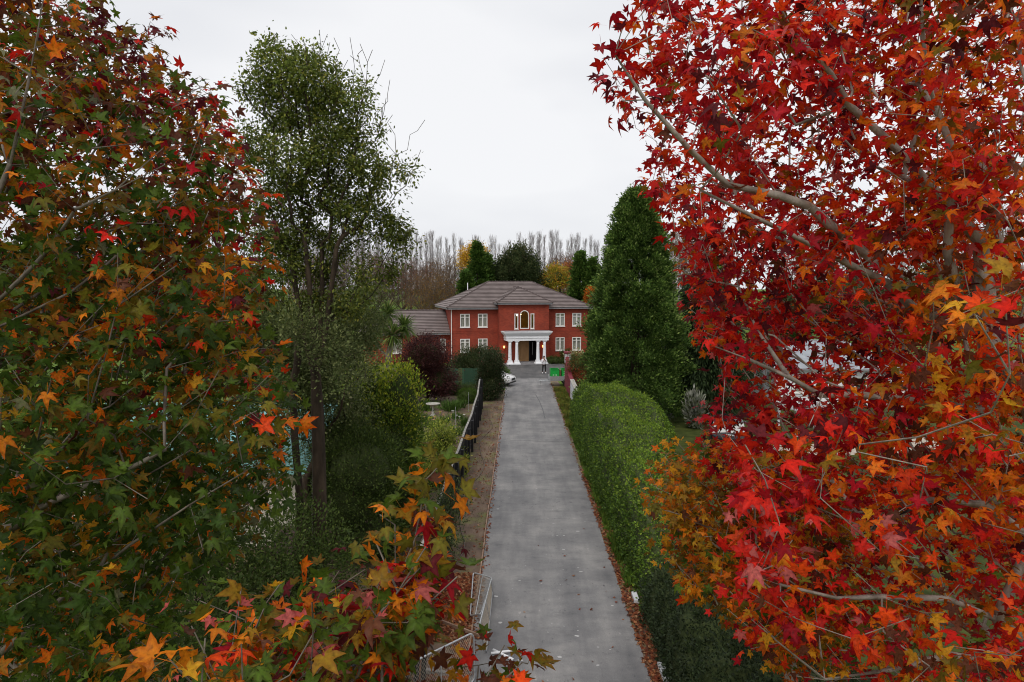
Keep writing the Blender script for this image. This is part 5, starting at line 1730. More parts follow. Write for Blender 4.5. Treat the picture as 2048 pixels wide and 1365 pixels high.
# evergreen conifers built from upswept tufts
def conifer(name, label, base, h, rad, n_clump, per, size, pal, tip_pal, seed, shape=0.75, skirt=0.06, clump_r=0.3, droop=0.0, group=None, material='leaf_small', low=0.4, bark='bark_brown', tpl=LEAF_NEEDLE):
    rng = np.random.default_rng(seed)
    base = np.array(base, float)
    root = tag(empty(name, tuple(base)), label, 'tree', group)
    MB().tube([(0, 0, -0.1), (0.03, 0, h * 0.3), (0, 0.03, h * 0.65), (0, 0, h * 0.97)], [rad * 0.09, rad * 0.075, rad * 0.05, 0.02], 8).build('trunk', bark, root, smooth=True)
    z = rng.random(n_clump) ** 0.85
    th = rng.random(n_clump) * 2 * math.pi
    prof_ = (1 - z) ** shape * (1 - 0.25 * np.exp(-z * 12)) + 0.02
    lump = 1 + 0.12 * np.sin(th * 3 + z * 14 + seed) + 0.1 * np.sin(th * 7 - z * 23)
    rr = rad * prof_ * lump * rng.uniform(0.66, 1.04, n_clump)
    cen = np.stack([rr * np.cos(th), rr * np.sin(th), low + z * (h - low)], 1)
    out = np.stack([np.cos(th), np.sin(th), np.full(n_clump, 0.55 - droop)], 1)
    m = n_clump * per
    cr_ = clump_r * rng.uniform(0.6, 1.3, (n_clump, 1)) * (0.55 + 0.45 * (1 - z))[:, None]
    g = rng.normal(size=(m, 3)) * np.repeat(cr_, per, axis=0)
    pos = np.repeat(cen, per, axis=0) + g
    o = np.repeat(unit(out), per, axis=0)
    # foliage tufts: shoots point out and up, lit tips painted in lighter at the tuft's outer ends
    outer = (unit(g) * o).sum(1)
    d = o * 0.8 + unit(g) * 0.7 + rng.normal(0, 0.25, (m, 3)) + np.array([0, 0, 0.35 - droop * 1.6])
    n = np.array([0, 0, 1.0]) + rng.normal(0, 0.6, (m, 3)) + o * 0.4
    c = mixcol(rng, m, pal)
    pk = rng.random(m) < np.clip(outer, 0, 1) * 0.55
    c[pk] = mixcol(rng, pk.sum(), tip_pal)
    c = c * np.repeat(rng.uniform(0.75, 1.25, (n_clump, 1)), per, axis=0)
    pos[:, 2] = np.maximum(pos[:, 2], 0.05)
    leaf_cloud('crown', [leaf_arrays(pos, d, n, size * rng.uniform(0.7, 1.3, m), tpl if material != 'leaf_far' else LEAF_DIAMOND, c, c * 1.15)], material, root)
    limb = MB()
    for q in range(40):
        i = rng.integers(n_clump)
        limb.tube([(0, 0, cen[i, 2] * 0.9), tuple(cen[i] * np.array([0.5, 0.5, 0.95])), tuple(cen[i])], [rad * 0.02, rad * 0.012, 0.006], 4, cap=False)
    limb.build('limbs', bark, root)
    return root


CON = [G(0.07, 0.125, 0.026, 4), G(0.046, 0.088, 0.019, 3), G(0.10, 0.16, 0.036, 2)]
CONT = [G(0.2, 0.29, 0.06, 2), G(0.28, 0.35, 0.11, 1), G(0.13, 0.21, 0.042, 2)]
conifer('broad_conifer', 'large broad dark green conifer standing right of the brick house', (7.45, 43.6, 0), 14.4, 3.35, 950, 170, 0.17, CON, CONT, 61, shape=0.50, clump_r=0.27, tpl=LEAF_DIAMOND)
conifer('weeping_conifer', 'dark drooping conifer in the shade right of the broad conifer', (12.6, 46.5, 0), 9.2, 3.3, 480, 110, 0.34, [G(0.02, 0.036, 0.013, 3), G(0.03, 0.05, 0.017, 2)], [G(0.05, 0.075, 0.025, 1)], 62, shape=0.6, clump_r=0.4, droop=0.75, low=0.8)
shrub('small_tree', 'small thin-trunked tree on the lawn in front of the white cottage', 'tree', (17.3, 50.5, 0), [E(1512, 705, 50.5, 1.1, 1.1, 0.8), E(1530, 670, 50.5, 1.0, 1.0, 0.8)], 120, 40, 0.12, [G(0.06, 0.09, 0.02, 3), G(0.09, 0.12, 0.03, 1)], clump_r=0.22, lo=0.4, seed=63, stem_r=0.09, trunk_h=1.9, bark='bark_pale')
shrub('dark_thicket', 'dark evergreen thicket behind the small tree by the cottage', 'shrub', (15.8, 53.5, 0), [np.array([14.6, 53.5, 1.4, 2.2, 1.3, 1.6]), np.array([17.3, 53.8, 1.2, 1.8, 1.2, 1.5])], 300, 44, 0.14, [G(0.018, 0.03, 0.012, 3), G(0.028, 0.042, 0.016, 2)], clump_r=0.28, lo=0.7, seed=64, stem_r=0.1, core=0.85)
for i, (x, y_, s_) in enumerate(((9.2, 43.0, 1.0), (10.6, 40.6, 1.25))):
    shrub('pale_grass', ('pale white-plumed grass clump under the broad conifer', 'pale white-plumed grass clump beside the black car')[i], 'grass clump', (x, y_, 0), [np.array([x, y_, 0.85 * s_, 0.45, 0.45, 0.85 * s_])], 70, 26, 0.34, [G(0.3, 0.3, 0.27, 3), G(0.2, 0.22, 0.17, 2), G(0.1, 0.12, 0.06, 2)],
          clump_r=0.13, lo=0.2, seed=65 + i, stem_r=0.02, tpl=LEAF_NEEDLE, upright=0.9, n_stem=20, group='pale grass clumps')


# cabbage trees: rosettes of long strap leaves on a pale trunk
def cabbage(name, label, base, heads, seed):
    rng = np.random.default_rng(seed)
    base = np.array(base, float)
    root = tag(empty(name, tuple(base)), label, 'tree')
    tips = np.array([h[:3] for h in heads]) - base
    A, par, _ = grow([(0, 0, -0.05), (0, 0, 0.8), (0.03, 0, 1.6), (0, 0, 2.3)], tips, bf=0.2, step=0.4, rng=rng)
    mb = MB()
    branch_mesh(mb, A, par, 0.2, 0.08, 8, thin=7)
    mb.build('trunk', 'bark_twig', root, smooth=True)
    parts = []
    for t, h in zip(tips, heads):
        m = 170
        u = unit(rng.normal(size=(m, 3)) + np.array([0, 0, 0.35]))
        ln = h[3] * rng.uniform(0.75, 1.1, m)
        side = unit(np.cross(u, np.array([0, 0, 1.0]) + rng.normal(0, 0.2, (m, 3))))
        nrm = np.cross(side, u)
        V = np.array([(0.025, 0, 0), (0.045, 0.5, 0.0), (0, 1, -0.2), (-0.045, 0.5, 0.0), (-0.025, 0, 0)])
        T = np.array([(0, 1, 3), (0, 3, 4), (1, 2, 3)])
        c = mixcol(rng, m, [G(0.11, 0.17, 0.035, 3), G(0.075, 0.12, 0.028, 3), G(0.2, 0.24, 0.06, 1), G(0.2, 0.16, 0.08, 0.5)])
        parts.append(leaf_arrays(np.repeat(t[None], m, 0), u, nrm, ln, (V, T, np.array([0, .4, 1, .4, 0])), c, c * 1.2))
    leaf_cloud('strap_leaves', parts, 'leaf_small', root)


cabbage('cabbage_tree', 'spiky cabbage tree with strap-leaf rosettes left of the purple maple', (-8.9, 44, 0), [np.append(at(x, y_, 44 + q * 0.4), 1.2) for q, (x, y_) in enumerate(((785, 672), (760, 650), (808, 655), (775, 630), (745, 680)))], 71)


# strappy border plants and small flowers of the left garden
def clump(name, label, base, n, ln, pal, seed, flower=None, cat='plant', group=None):
    rng = np.random.default_rng(seed)
    root = tag(empty(name, tuple(base)), label, cat, group)
    pos = rng.normal(0, 0.22, (n, 3)) * np.array([1, 1, 0])
    u = unit(rng.normal(0, 0.4, (n, 3)) + pos * 1.2 + np.array([0, 0, 1.2]))
    side = unit(np.cross(u, np.array([0, 0, 1.0]) + rng.normal(0, 0.3, (n, 3))))
    c = mixcol(rng, n, pal)
    V = np.array([(0.03, 0, 0), (0.035, 0.5, 0.0), (0, 1, -0.2), (-0.035, 0.5, 0.0), (-0.03, 0, 0)])
    T = np.array([(0, 1, 3), (0, 3, 4), (1, 2, 3)])
    leaf_cloud('leaves', [leaf_arrays(pos, u, np.cross(side, u), ln * rng.uniform(0.6, 1.1, n), (V, T, np.array([0, .4, 1, .4, 0])), c, c * 1.15)], 'leaf_small', root)
    if flower:
        for q in range(flower[1]):
            p = rng.normal(0, 0.3, 3)
            f = MB()
            for k in range(6):
                a = k * math.pi / 3
                f.add([(0, 0, 0), (0.06 * math.cos(a - 0.4), 0.06 * math.sin(a - 0.4), 0.03), (0.09 * math.cos(a), 0.09 * math.sin(a), 0.02), (0.06 * math.cos(a + 0.4), 0.06 * math.sin(a + 0.4), 0.03)], [(0, 1, 2, 3)])
            f.tube([(0, 0, 0), (0, 0, -0.12)], 0.005, 4)
            o = f.build('flower', flower[0], root)
            o.location = (p[0], p[1], ln * rng.uniform(0.85, 1.15))
    return root


IRIS = [G(0.06, 0.12, 0.02, 3), G(0.09, 0.16, 0.03, 2), G(0.05, 0.09, 0.02, 2)]
noisy('petal_white', (0.72, 0.7, 0.66), (0.8, 0.78, 0.74))
noisy('petal_peach', (0.66, 0.34, 0.16), (0.75, 0.45, 0.25))
for i, (x, y_, ln, fl, lb) in enumerate((
        (-4.6, 46.3, 0.8, None, 'strappy green plant clump right of the bird bath'), (-4.95, 47.0, 0.75, None, 'strappy green plant clump behind the bird bath'), (-4.2, 47.6, 0.7, None, 'strappy green plant clump near the clipped ball'),
        (-3.5, 38.7, 0.6, None, 'strappy green plant clump by the nearer metal stake'), (-3.3, 41.3, 0.7, ('petal_white', 3), 'rose plant with white flowers beside the black fence'),
        (-4.7, 42.2, 0.55, ('petal_peach', 4), 'low plant with peach flowers in front of the bird bath'), (-5.2, 40.6, 0.6, ('petal_peach', 5), 'plant with peach flowers behind the yellow-green shrub'),
        (-4.0, 43.6, 0.5, ('petal_white', 2), 'small plant with white flowers in the middle of the bed'), (-5.9, 42.5, 0.6, None, 'green leafy plant left of the peach flowers'), (-3.9, 36.4, 0.7, None, 'green strappy plant behind the yellow-green shrub'), (-6.4, 46.5, 0.8, None, 'green leafy plant left of the bird bath'))):
    clump('border_plant', lb, (x, y_, 0.01), 150, ln, IRIS, 80 + i, fl, group='garden border plants')

# grass and ground cover along the right edge of the drive, leaf litter
def grass(name, label, n, xr, yr, h, pal, seed, edge=0.0):
    rng = np.random.default_rng(seed)
    pos = np.stack([rng.uniform(*xr, n), rng.uniform(*yr, n), np.full(n, 0.008)], 1)
    d = unit(rng.normal(0, 0.5, (n, 3)) + np.array([0, 0, 1.0]))
    c = mixcol(rng, n, pal) * (1 + 0.3 * np.sin(pos[:, 1:2] * 1.7 + pos[:, 0:1] * 4))
    mound = 0.6 + 0.5 * np.abs(np.sin(pos[:, 1] * 1.1))
    o = leaf_cloud(name, [leaf_arrays(pos, d, rng.normal(size=(n, 3)), h * mound * rng.uniform(0.6, 1.3, n), LEAF_NEEDLE, c, c * 1.2)], 'leaf_small')
    return tag(o, label, 'grass', kind='stuff')


grass('ground_cover', 'yellow-green grassy ground cover between the drive and the white wall', 12000, (3.02, 3.86), (40.5, 56.5), 0.26, [G(0.11, 0.135, 0.022, 3), G(0.16, 0.15, 0.03, 2), G(0.075, 0.105, 0.018, 2), G(0.2, 0.14, 0.04, 0.6)], 91)
grass('hedge_foot_grass', 'fern-like bright green grass at the foot of the tall hedge', 5000, (3.02, 3.4), (18.6, 41), 0.2, [G(0.06, 0.11, 0.016, 3), G(0.1, 0.15, 0.022, 2)], 92)
grass('verge_grass', 'thin patchy grass on the bare left verge', 2600, (-2.3, -1.2), (19, 50), 0.05, [G(0.09, 0.1, 0.025, 2), G(0.13, 0.11, 0.04, 2)], 93)


def litter():
    rng = np.random.default_rng(95)
    P = []
    for n, x0_, x1_, y0_, y1_, pw in ((2800, 2.84, 3.22, 12, 31, 1.6), (5200, -2.3, -1.12, 12.2, 19.5, 0.8), (500, -2.3, -1.12, 19, 50, 1), (25, -1.1, 2.8, 12, 24, 1), (350, 2.75, 3.1, 28, 60, 1), (500, -1.12, -0.98, 14, 50, 1.3)):
        u = rng.random(n)
        P.append(np.stack([rng.uniform(x0_, x1_, n), y0_ + (y1_ - y0_) * u ** pw, rng.uniform(0.028, 0.055, n)], 1))
    P = np.concatenate(P)
    # bare oval of earth left of the drive stays clear
    q = ((P[:, 0] + 1.85) / 0.42) ** 2 + ((P[:, 1] - 14.9) / 0.75) ** 2
    P = P[q > 1 - 0.3 * rng.random(len(P))]
    n = len(P)
    d = rng.normal(size=(n, 3)) * np.array([1, 1, 0.25])
    nm = np.array([0, 0, 1.0]) + rng.normal(0, 0.45, (n, 3))
    c = mixcol(rng, n, [G(0.30, 0.10, 0.045, 3), G(0.22, 0.06, 0.03, 3), G(0.38, 0.16, 0.07, 2), G(0.13, 0.05, 0.03, 2), G(0.45, 0.26, 0.14, 1)]) * rng.uniform(0.7, 1.2, (n, 1))
    o = leaf_cloud('fallen_leaves', [leaf_arrays(P, d, nm, 0.10 * rng.uniform(0.6, 1.2, n), LEAF_STAR_S, c, c * 0.85)], 'leaf_far')
    tag(o, 'brown and orange fallen leaves along both edges of the drive', 'leaf litter', kind='stuff')


litter()
# ------------------------------------------------------------------ the sweetgum trees in the foreground
PAL = dict(
    deepgreen=(0.042, 0.078, 0.012), green=(0.082, 0.13, 0.015), teal=(0.065, 0.10, 0.03), olive=(0.15, 0.125, 0.014), ochre=(0.32, 0.17, 0.014), orange=(0.66, 0.19, 0.010), yellow=(0.62, 0.32, 0.02),
    red=(0.66, 0.020, 0.010), scarlet=(0.74, 0.065, 0.008), crimson=(0.42, 0.010, 0.018), wine=(0.12, 0.014, 0.018), brown=(0.13, 0.045, 0.022), pink=(0.50, 0.11, 0.10), paleback=(0.20, 0.20, 0.11))
PNAME = list(PAL)
PARR = np.array([PAL[k] for k in PNAME])
TIPC = np.array([(0.9, 0.9, 0.8), (0.95, 0.95, 0.8), (0.9, 0.9, 0.9), (1.5, 0.65, 0.6), (1.6, 0.6, 0.5), (1.05, 0.45, 0.6), (1.0, 0.72, 0.6), (0.7, 0.6, 1.0), (0.8, 0.4, 1.0), (0.7, 0.8, 1.0), (0.8, 0.8, 1.0), (0.9, 0.6, 0.6), (1.0, 0.7, 0.7), (1, 1, 1)])
STAR_MESH = {}


def star_mesh(v):
    if v not in STAR_MESH:
        V, T, W = STARS[v]
        # leaf stalk
        me = np_mesh('leaf', np.concatenate([V, [(0.012, 0.12, 0.0), (-0.012, 0.12, 0.0), (-0.008, -0.55, 0.05), (0.008, -0.55, 0.05)]]),
                     np.concatenate([T, [(len(V), len(V) + 1, len(V) + 2), (len(V), len(V) + 2, len(V) + 3)]]), 'leaf_single',
                     np.concatenate([np.stack([1.15 - 0.34 * W, 1.25 - 0.62 * W, 1.15 - 0.4 * W], 1), np.full((4, 3), 0.9)]))
        STAR_MESH[v] = me
    return STAR_MESH[v]


def sweetgum(name, label, base, trunk, ells, keep, n_tips, per, weights, seed, r0, size=0.125, near=1.7, n_parts=300, out_keep=0.3, lift=0.5, bf=0.3, extra=None, cr=0.17, guides=(), gscale=0.75, bark='bark_grey', n_clus=150, sig=0.27, loose=0.3):
    rng = np.random.default_rng(seed)
    base = np.array(base, float)
    root = tag(empty(name, tuple(base)), label, 'tree')
    ells = np.asarray(ells, float)
    tips = np.zeros((0, 3))
    cc_ = sample_ells(ells, n_clus * 3, 0.0, rng, ground=1.0)
    while len(tips) < n_tips:
        P = sample_ells(ells, n_tips, 0.0, rng, ground=1.0)
        j_ = rng.integers(0, len(cc_), n_tips)
        P = np.where(rng.random((n_tips, 1)) < loose, P, cc_[j_] + rng.normal(0, sig, (n_tips, 3)) * np.array([1, 1, 0.7]))
        px, py, dep = proj(P)
        ok = (np.linalg.norm(P - CC, axis=1) > near) & (dep > 0.6)
        ok &= keep(px, py, P)
        inside = (px > -40) & (px < 2090) & (py > -60) & (py < 1420)
        ok &= inside | (rng.random(len(P)) < out_keep)
        tips = np.concatenate([tips, P[ok]])
    tips = tips[:n_tips]
    if extra is not None:
        tips = np.concatenate([tips, np.asarray(extra, float)])
    nt_ = len(tips)
    loc = tips - base
    A, par, tid = grow(trunk, loc, bf=bf, step=0.28, lift=lift, wob=0.09, rng=rng, guides=[np.asarray(g_) - base for g_ in guides])
    fl_ = np.zeros(len(A))
    for i_, r_ in GUIDE_R.items():
        fl_[i_] = r_ * gscale
    mb = MB()
    branch_mesh(mb, A, par, r0, 0.003, 8, thin=4, floor=fl_)
    mb.build('trunk', bark, root, smooth=True)
    # leaves along the last stretch of each twig
    Lp = A[tid]
    q1 = A[par[tid]]
    q2 = A[np.maximum(par[np.maximum(par[tid], 0)], 0)]
    m = nt_ * per
    idx = np.repeat(np.arange(nt_), per)
    u = rng.random((m, 1)) ** 1.5
    seg = np.where(u < 0.5, Lp[idx] + (q1[idx] - Lp[idx]) * (u * 2), q1[idx] + (q2[idx] - q1[idx]) * (u * 2 - 1))
    tw = unit(Lp - q1)[idx]
    off = unit(rng.normal(size=(m, 3)) + tw * 0.7 + np.array([0, 0, 0.1]))
    pos = seg + off * (cr * rng.uniform(0.35, 1.1, (m, 1)))
    d = off * 0.8 + rng.normal(0, 0.3, (m, 3)) + np.array([0, 0, -0.45])
    n = np.array([0, 0, 0.85]) + off * 0.45 + rng.normal(0, 0.5, (m, 3)) + unit(CC - base - pos) * 0.25
    sz = size * rng.uniform(0.62, 1.18, m) / 1.1
    # colour: one habit per twig, with strays
    wt_ = weights(tips, *proj(tips)[:2])
    wt_ = wt_ / wt_.sum(1, keepdims=True)
    cum = wt_.cumsum(1)
    tc = (rng.random((nt_, 1)) > cum).sum(1).clip(0, len(PNAME) - 1)
    lc = tc[idx]
    stray = rng.random(m) < 0.45
    lc[stray] = (rng.random((stray.sum(), 1)) > cum[idx[stray]]).sum(1).clip(0, len(PNAME) - 1)
    var = rng.uniform(0.68, 1.3, (m, 1))
    cA = PARR[lc] * var
    cB = cA * TIPC[lc]
    wpos = pos + base
    px, py, dep = proj(wpos)
    dist = np.linalg.norm(wpos - CC, axis=1)
    ok = (dist > near * 0.72) & (wpos[:, 2] > 0.3) & keep(px, py, wpos, 1)
    vis = ok & (px > -15) & (px < 2063) & (py > -15) & (py < 1380) & (dep > 0)
    order = np.argsort(np.where(vis, dist, 1e9))
    big = order[:n_parts]
    big = big[vis[big]]
    rest = np.setdiff1d(np.where(ok)[0], big)
    nearm = dist[rest] < 6.2
    parts = []
    h = rng.integers(0, 5, len(rest))
    for sel, tpl in [(rest[nearm & (h == q)], STARS[q]) for q in range(5)] + [(rest[~nearm], LEAF_STAR_S)]:
        if len(sel):
            parts.append(leaf_arrays(pos[sel], d[sel], n[sel], sz[sel], tpl, cA[sel], cB[sel]))
    tag(leaf_cloud('foliage', parts, 'leaf', root), kind='stuff')
    dn = unit(d[big])
    nn = unit(n[big] - (n[big] * dn).sum(1, keepdims=True) * dn)
    xx = np.cross(dn, nn)
    from mathutils import Matrix
    for k, i in enumerate(big):
        o = link(bpy.data.objects.new('leaf', star_mesh(int(rng.integers(5)))), root)
        M = Matrix(((xx[k, 0], dn[k, 0], nn[k, 0]), (xx[k, 1], dn[k, 1], nn[k, 1]), (xx[k, 2], dn[k, 2], nn[k, 2]))) * float(sz[i])
        M = M.to_4x4()
        M.translation = pos[i]
        o.matrix_local = M
        o.color = (*cA[i], 1)
    return root


def edge(tbl):
    ys_, xs_ = np.array([t[0] for t in tbl], float), np.array([t[1] for t in tbl], float)
    return lambda y_: np.interp(y_, ys_, xs_)


def W(**k):
    a = np.zeros(len(PNAME))
    for n_, v in k.items():
        a[PNAME.index(n_)] = v
    return a


LB = edge([(-700, 60), (-60, 130), (0, 250), (40, 320), (110, 380), (200, 455), (300, 480), (370, 520), (450, 575), (560, 560), (640, 520), (700, 560), (820, 590), (950, 590), (1040, 500), (1130, 400), (1200, 360), (1365, 360), (2500, 300)])


def left_keep(px, py, P, leaf=0):
    if leaf:
        return px < LB(py) + 45
    return px < LB(py) - 12


def left_w(P, px, py):
    z = P[:, 2]
    hi = np.clip((z - 8.9) / 1.6, 0, 1)[:, None]
    lo = np.clip((8.5 - z) / 1.5, 0, 1)[:, None]
    rt = np.clip((px - 330) / 200, 0, 1)[:, None]
    midw = W(olive=5, green=5, deepgreen=2.6, brown=1.2, ochre=1.8, orange=1.0, yellow=0.8, wine=0.4, red=0.2, paleback=0.4, teal=0.3)
    hiw = W(wine=2.0, crimson=1.4, brown=3.0, olive=4.0, green=2.4, orange=1.0, ochre=1.6, red=0.8, paleback=0.3)
    low = W(deepgreen=4.5, green=5.5, teal=0.5, olive=1.6, yellow=0.45, orange=0.45, ochre=0.5, paleback=0.2)
    rw = W(orange=1.8, scarlet=1.2, brown=1.8, olive=1.6, red=0.9, wine=1)
    w = midw * (1 - hi) * (1 - lo) + hiw * hi + low * lo
    return w * (1 - 0.45 * rt * (1 - lo)) + rw * 0.45 * rt * (1 - lo) * w.sum(1, keepdims=True) / rw.sum()


sweetgum('sweetgum_tree', 'large sweetgum filling the left side with mostly green, brown and orange leaves', (-5.2, 5.9, 0),
         [(0, 0, -0.1), (0.03, 0, 1.5), (0, 0.05, 3), (0.05, 0.05, 4.5), (0.05, 0, 6), (0.1, 0, 7.5), (0.1, 0.05, 9), (0.12, 0.05, 10.5), (0.15, 0, 12)],
         [np.array([-4.8, 6.7, 8.0, 3.5, 3.2, 4.6]), np.array([-5.0, 6.4, 10.2, 2.2, 2.4, 2.6]), np.array([-3.4, 5.2, 6.6, 2.2, 2.2, 1.9]), E(430, 330, 6.2, 0.75, 1.1, 0.85), E(510, 480, 6.2, 0.65, 1.1, 0.75), E(330, 170, 6.4, 0.85, 1.1, 0.85), E(480, 860, 5.2, 0.9, 1.3, 1.2), E(440, 1000, 4.8, 0.8, 1.0, 0.8)],
         left_keep, 2600, 10, left_w, 101, 0.16, near=2.9, lift=0.55, size=0.132, n_clus=200, sig=0.26, gscale=0.42, bark='bark_twig',
         guides=[[at(x, y_, 4.6 - q * 0.1) for q, (x, y_) in enumerate(g_)] for g_ in (
             [(-120, 1150), (70, 1020), (180, 970), (330, 900)], [(-100, 700), (40, 560), (150, 420), (330, 330)], [(-60, 1365), (130, 1190), (260, 1090), (380, 1010)], [(100, 1400), (210, 1330), (300, 1300), (360, 1270)], [(-60, 500), (20, 330), (60, 150), (90, -20)])])

RB = edge([(-700, 1300), (-40, 1240), (0, 1225), (60, 1165), (110, 1150), (180, 1170), (230, 1235), (300, 1290), (335, 1270), (370, 1265), (420, 1275), (470, 1310), (560, 1325), (640, 1355), (700, 1385), (760, 1405), (800, 1375), (880, 1345), (930, 1385), (1000, 1470), (1100, 1470), (1180, 1420), (1260, 1430), (1365, 1500), (2500, 1600)])


def right_keep(px, py, P, leaf=0):
    g = (px > RB(py) - 40) if leaf else (px > RB(py) + 28)
    for x0_, x1_, y0_, y1_ in () if leaf else ((1575, 1735, 690, 790), (1740, 1790, 60, 150), (1560, 1660, 300, 350), (1700, 1770, 345, 400), (1840, 1990, 1180, 1290)):
        hole = (px > x0_) & (px < x1_) & (py > y0_) & (py < y1_)
        g &= ~(hole & (np.modf(np.abs(P[:, 0] * 91.7 + P[:, 2] * 57.3))[0] < 0.72))   # thinner spots in the crown
    return g & (P[:, 0] < 7.2)


def right_w(P, px, py):
    rt = np.clip((px - 1550) / 350, 0, 1)[:, None]
    lo = np.clip((py - 950) / 300, 0, 1)[:, None]
    a = W(red=5.4, crimson=3.4, scarlet=2.6, wine=1.3, orange=0.8, brown=0.7, pink=0.5, ochre=0.3, olive=0.3)
    b = W(scarlet=3.2, orange=3.4, red=1.8, brown=1.4, crimson=0.6, ochre=1.1, yellow=0.7, olive=0.7, pink=0.3, wine=0.4)
    c = W(red=2.8, crimson=1.8, scarlet=2.8, orange=2.4, yellow=1.3, brown=1.0, olive=1.0, pink=0.5, green=0.5)
    return (a * (1 - rt) + b * rt) * (1 - lo) + c * lo


sweetgum('sweetgum_tree', 'large sweetgum filling the right side with bright red and scarlet leaves', (5.75, 6.3, 0),
         [(0, 0, -0.1), (-0.05, 0, 1.5), (-0.15, 0, 3), (-0.3, 0, 4.5), (-0.55, -0.2, 5.6), (-1.1, -0.5, 6.7), (-1.6, -0.8, 7.5)],
         [np.array([4.7, 7.0, 8.3, 4.6, 3.2, 5.0]), np.array([3.0, 5.6, 9.8, 2.8, 2.0, 2.4]), np.array([2.9, 4.6, 6.7, 1.9, 1.7, 1.5])],
         right_keep, 2250, 10, right_w, 102, 0.17, near=2.5, lift=0.6, bf=0.3, size=0.132, n_clus=190, sig=0.24,
         extra=[at(x, y_, Y_) for x, y_, Y_ in ((1950, 630, 2.6), (2010, 600, 2.5), (1490, 890, 2.9), (1560, 1050, 2.9), (1530, 960, 3.0))],
         guides=[[at(x, y_, 5.3 - q * 0.1) for q, (x, y_) in enumerate(g_)] for g_ in (
             [(1980, 700), (1961, 483), (1882, 395), (1781, 286), (1698, 211), (1663, 149), (1588, 66), (1520, -60)],
             [(1850, 640), (1777, 567), (1711, 536), (1654, 505), (1601, 479), (1500, 430), (1400, 380)],
             [(1800, 560), (1663, 453), (1619, 413), (1557, 391), (1455, 370), (1380, 300), (1290, 200), (1230, 110)],
             [(1930, 640), (1895, 505), (1900, 395), (1900, 286), (1873, 220), (1852, 145), (1840, -20)],
             [(2060, 1290), (1993, 1238), (1893, 1197), (1763, 1194), (1675, 1197), (1560, 1170)],
             [(2060, 1072), (1970, 1010), (1860, 1000), (1740, 1060), (1620, 1010)],
             [(1960, 820), (1800, 800), (1640, 790), (1500, 720), (1420, 690)],
             [(2070, 1340), (1900, 1310), (1780, 1340), (1650, 1360)])])

MB_ = edge([(800, 3000), (850, 1380), (890, 1320), (940, 1270), (1000, 1255), (1080, 1275), (1150, 1330), (1230, 1420), (1300, 1500), (1365, 1540), (1800, 1600)])


def mid_keep(px, py, P, leaf=0):
    g = 20 if leaf else -25
    return (px > MB_(py) - g) & (px < 1700) & (py > 855 - g)


sweetgum('young_sweetgum', 'smaller sweetgum with orange, yellow and olive leaves low on the right by the hedge', (3.5, 8.3, 0),
         [(0, 0, -0.1), (0, 0, 1.2), (-0.03, 0, 2.4), (-0.05, 0, 3.6), (-0.1, 0, 4.8), (-0.1, 0, 5.8)],
         [np.array([2.9, 8.0, 5.8, 1.9, 1.6, 1.9]), np.array([2.2, 7.4, 5.9, 0.9, 1.0, 0.8]), np.array([3.6, 8.2, 4.2, 2.0, 1.6, 1.6])],
         mid_keep, 620, 10, lambda P, px, py: np.repeat(W(ochre=2.8, yellow=3.0, orange=3.2, olive=2.4, green=1.6, brown=0.5, scarlet=0.3)[None], len(P), 0), 103, 0.09, near=3.0, lift=0.5, n_clus=30)


LOWP = edge([(880, 0), (905, 1), (2000, 1)])


def inpoly(px, py, poly):
    c = np.zeros(len(px), bool)
    n_ = len(poly)
    for i in range(n_):
        (x1, y1), (x2, y2) = poly[i], poly[(i + 1) % n_]
        cond = ((y1 > py) != (y2 > py)) & (px < (x2 - x1) * (py - y1) / (y2 - y1 + 1e-9) + x1)
        c ^= cond
    return c


LOWPOLY = [(390, 1200), (470, 1150), (620, 1165), (690, 1130), (690, 1060), (770, 1020), (790, 1090), (830, 990), (880, 930), (905, 960), (880, 1060), (960, 1130), (940, 1180), (850, 1220), (840, 1290), (760, 1330), (830, 1365), (840, 1500), (900, 1800), (300, 1800), (330, 1300)]
LOWPOLY2 = [(940, 1320), (1010, 1290), (1075, 1310), (1060, 1365), (1050, 1600), (880, 1600), (880, 1365)]


def low_keep(px, py, P, leaf=0):
    if leaf:
        return np.ones(len(px), bool)
    return inpoly(px, py, LOWPOLY) | inpoly(px, py, LOWPOLY2)


sweetgum('young_sweetgum', 'young sweetgum whose red, orange and green top leaves reach into the bottom centre', (-1.35, 2.5, 0),
         [(0, 0, -0.1), (0, 0, 1.2), (0.03, 0, 2.4), (0.0, 0.02, 3.6), (0.05, 0.05, 4.8), (0.1, 0.1, 5.8)],
         [np.array([-1.0, 2.75, 6.7, 1.3, 0.6, 1.0]), np.array([-0.4, 2.7, 6.7, 0.9, 0.5, 0.9])],
         low_keep, 210, 9, lambda P, px, py: np.where((px > 560)[:, None], W(olive=4.4, brown=2.8, red=1.0, scarlet=0.8, orange=1.3, green=3.0, crimson=0.6, pink=0.5, ochre=1.4, yellow=0.3, wine=0.8)[None], W(orange=2.4, scarlet=1.0, ochre=1.6, olive=2.8, pink=0.5, green=2.6, brown=1.8, yellow=0.5)[None]),
         104, 0.03, near=2.1, lift=0.3, bf=0.5, out_keep=0.35, cr=0.14, size=0.108, bark='bark_twig', n_clus=14, sig=0.16, extra=[at(x, y_, Y_) for x, y_, Y_ in ((862, 950, 2.7), (845, 1000, 2.75), (885, 925, 2.7), (790, 1050, 2.7), (855, 1030, 2.65), (830, 1080, 2.7), (760, 1030, 2.8), (840, 970, 2.7))])
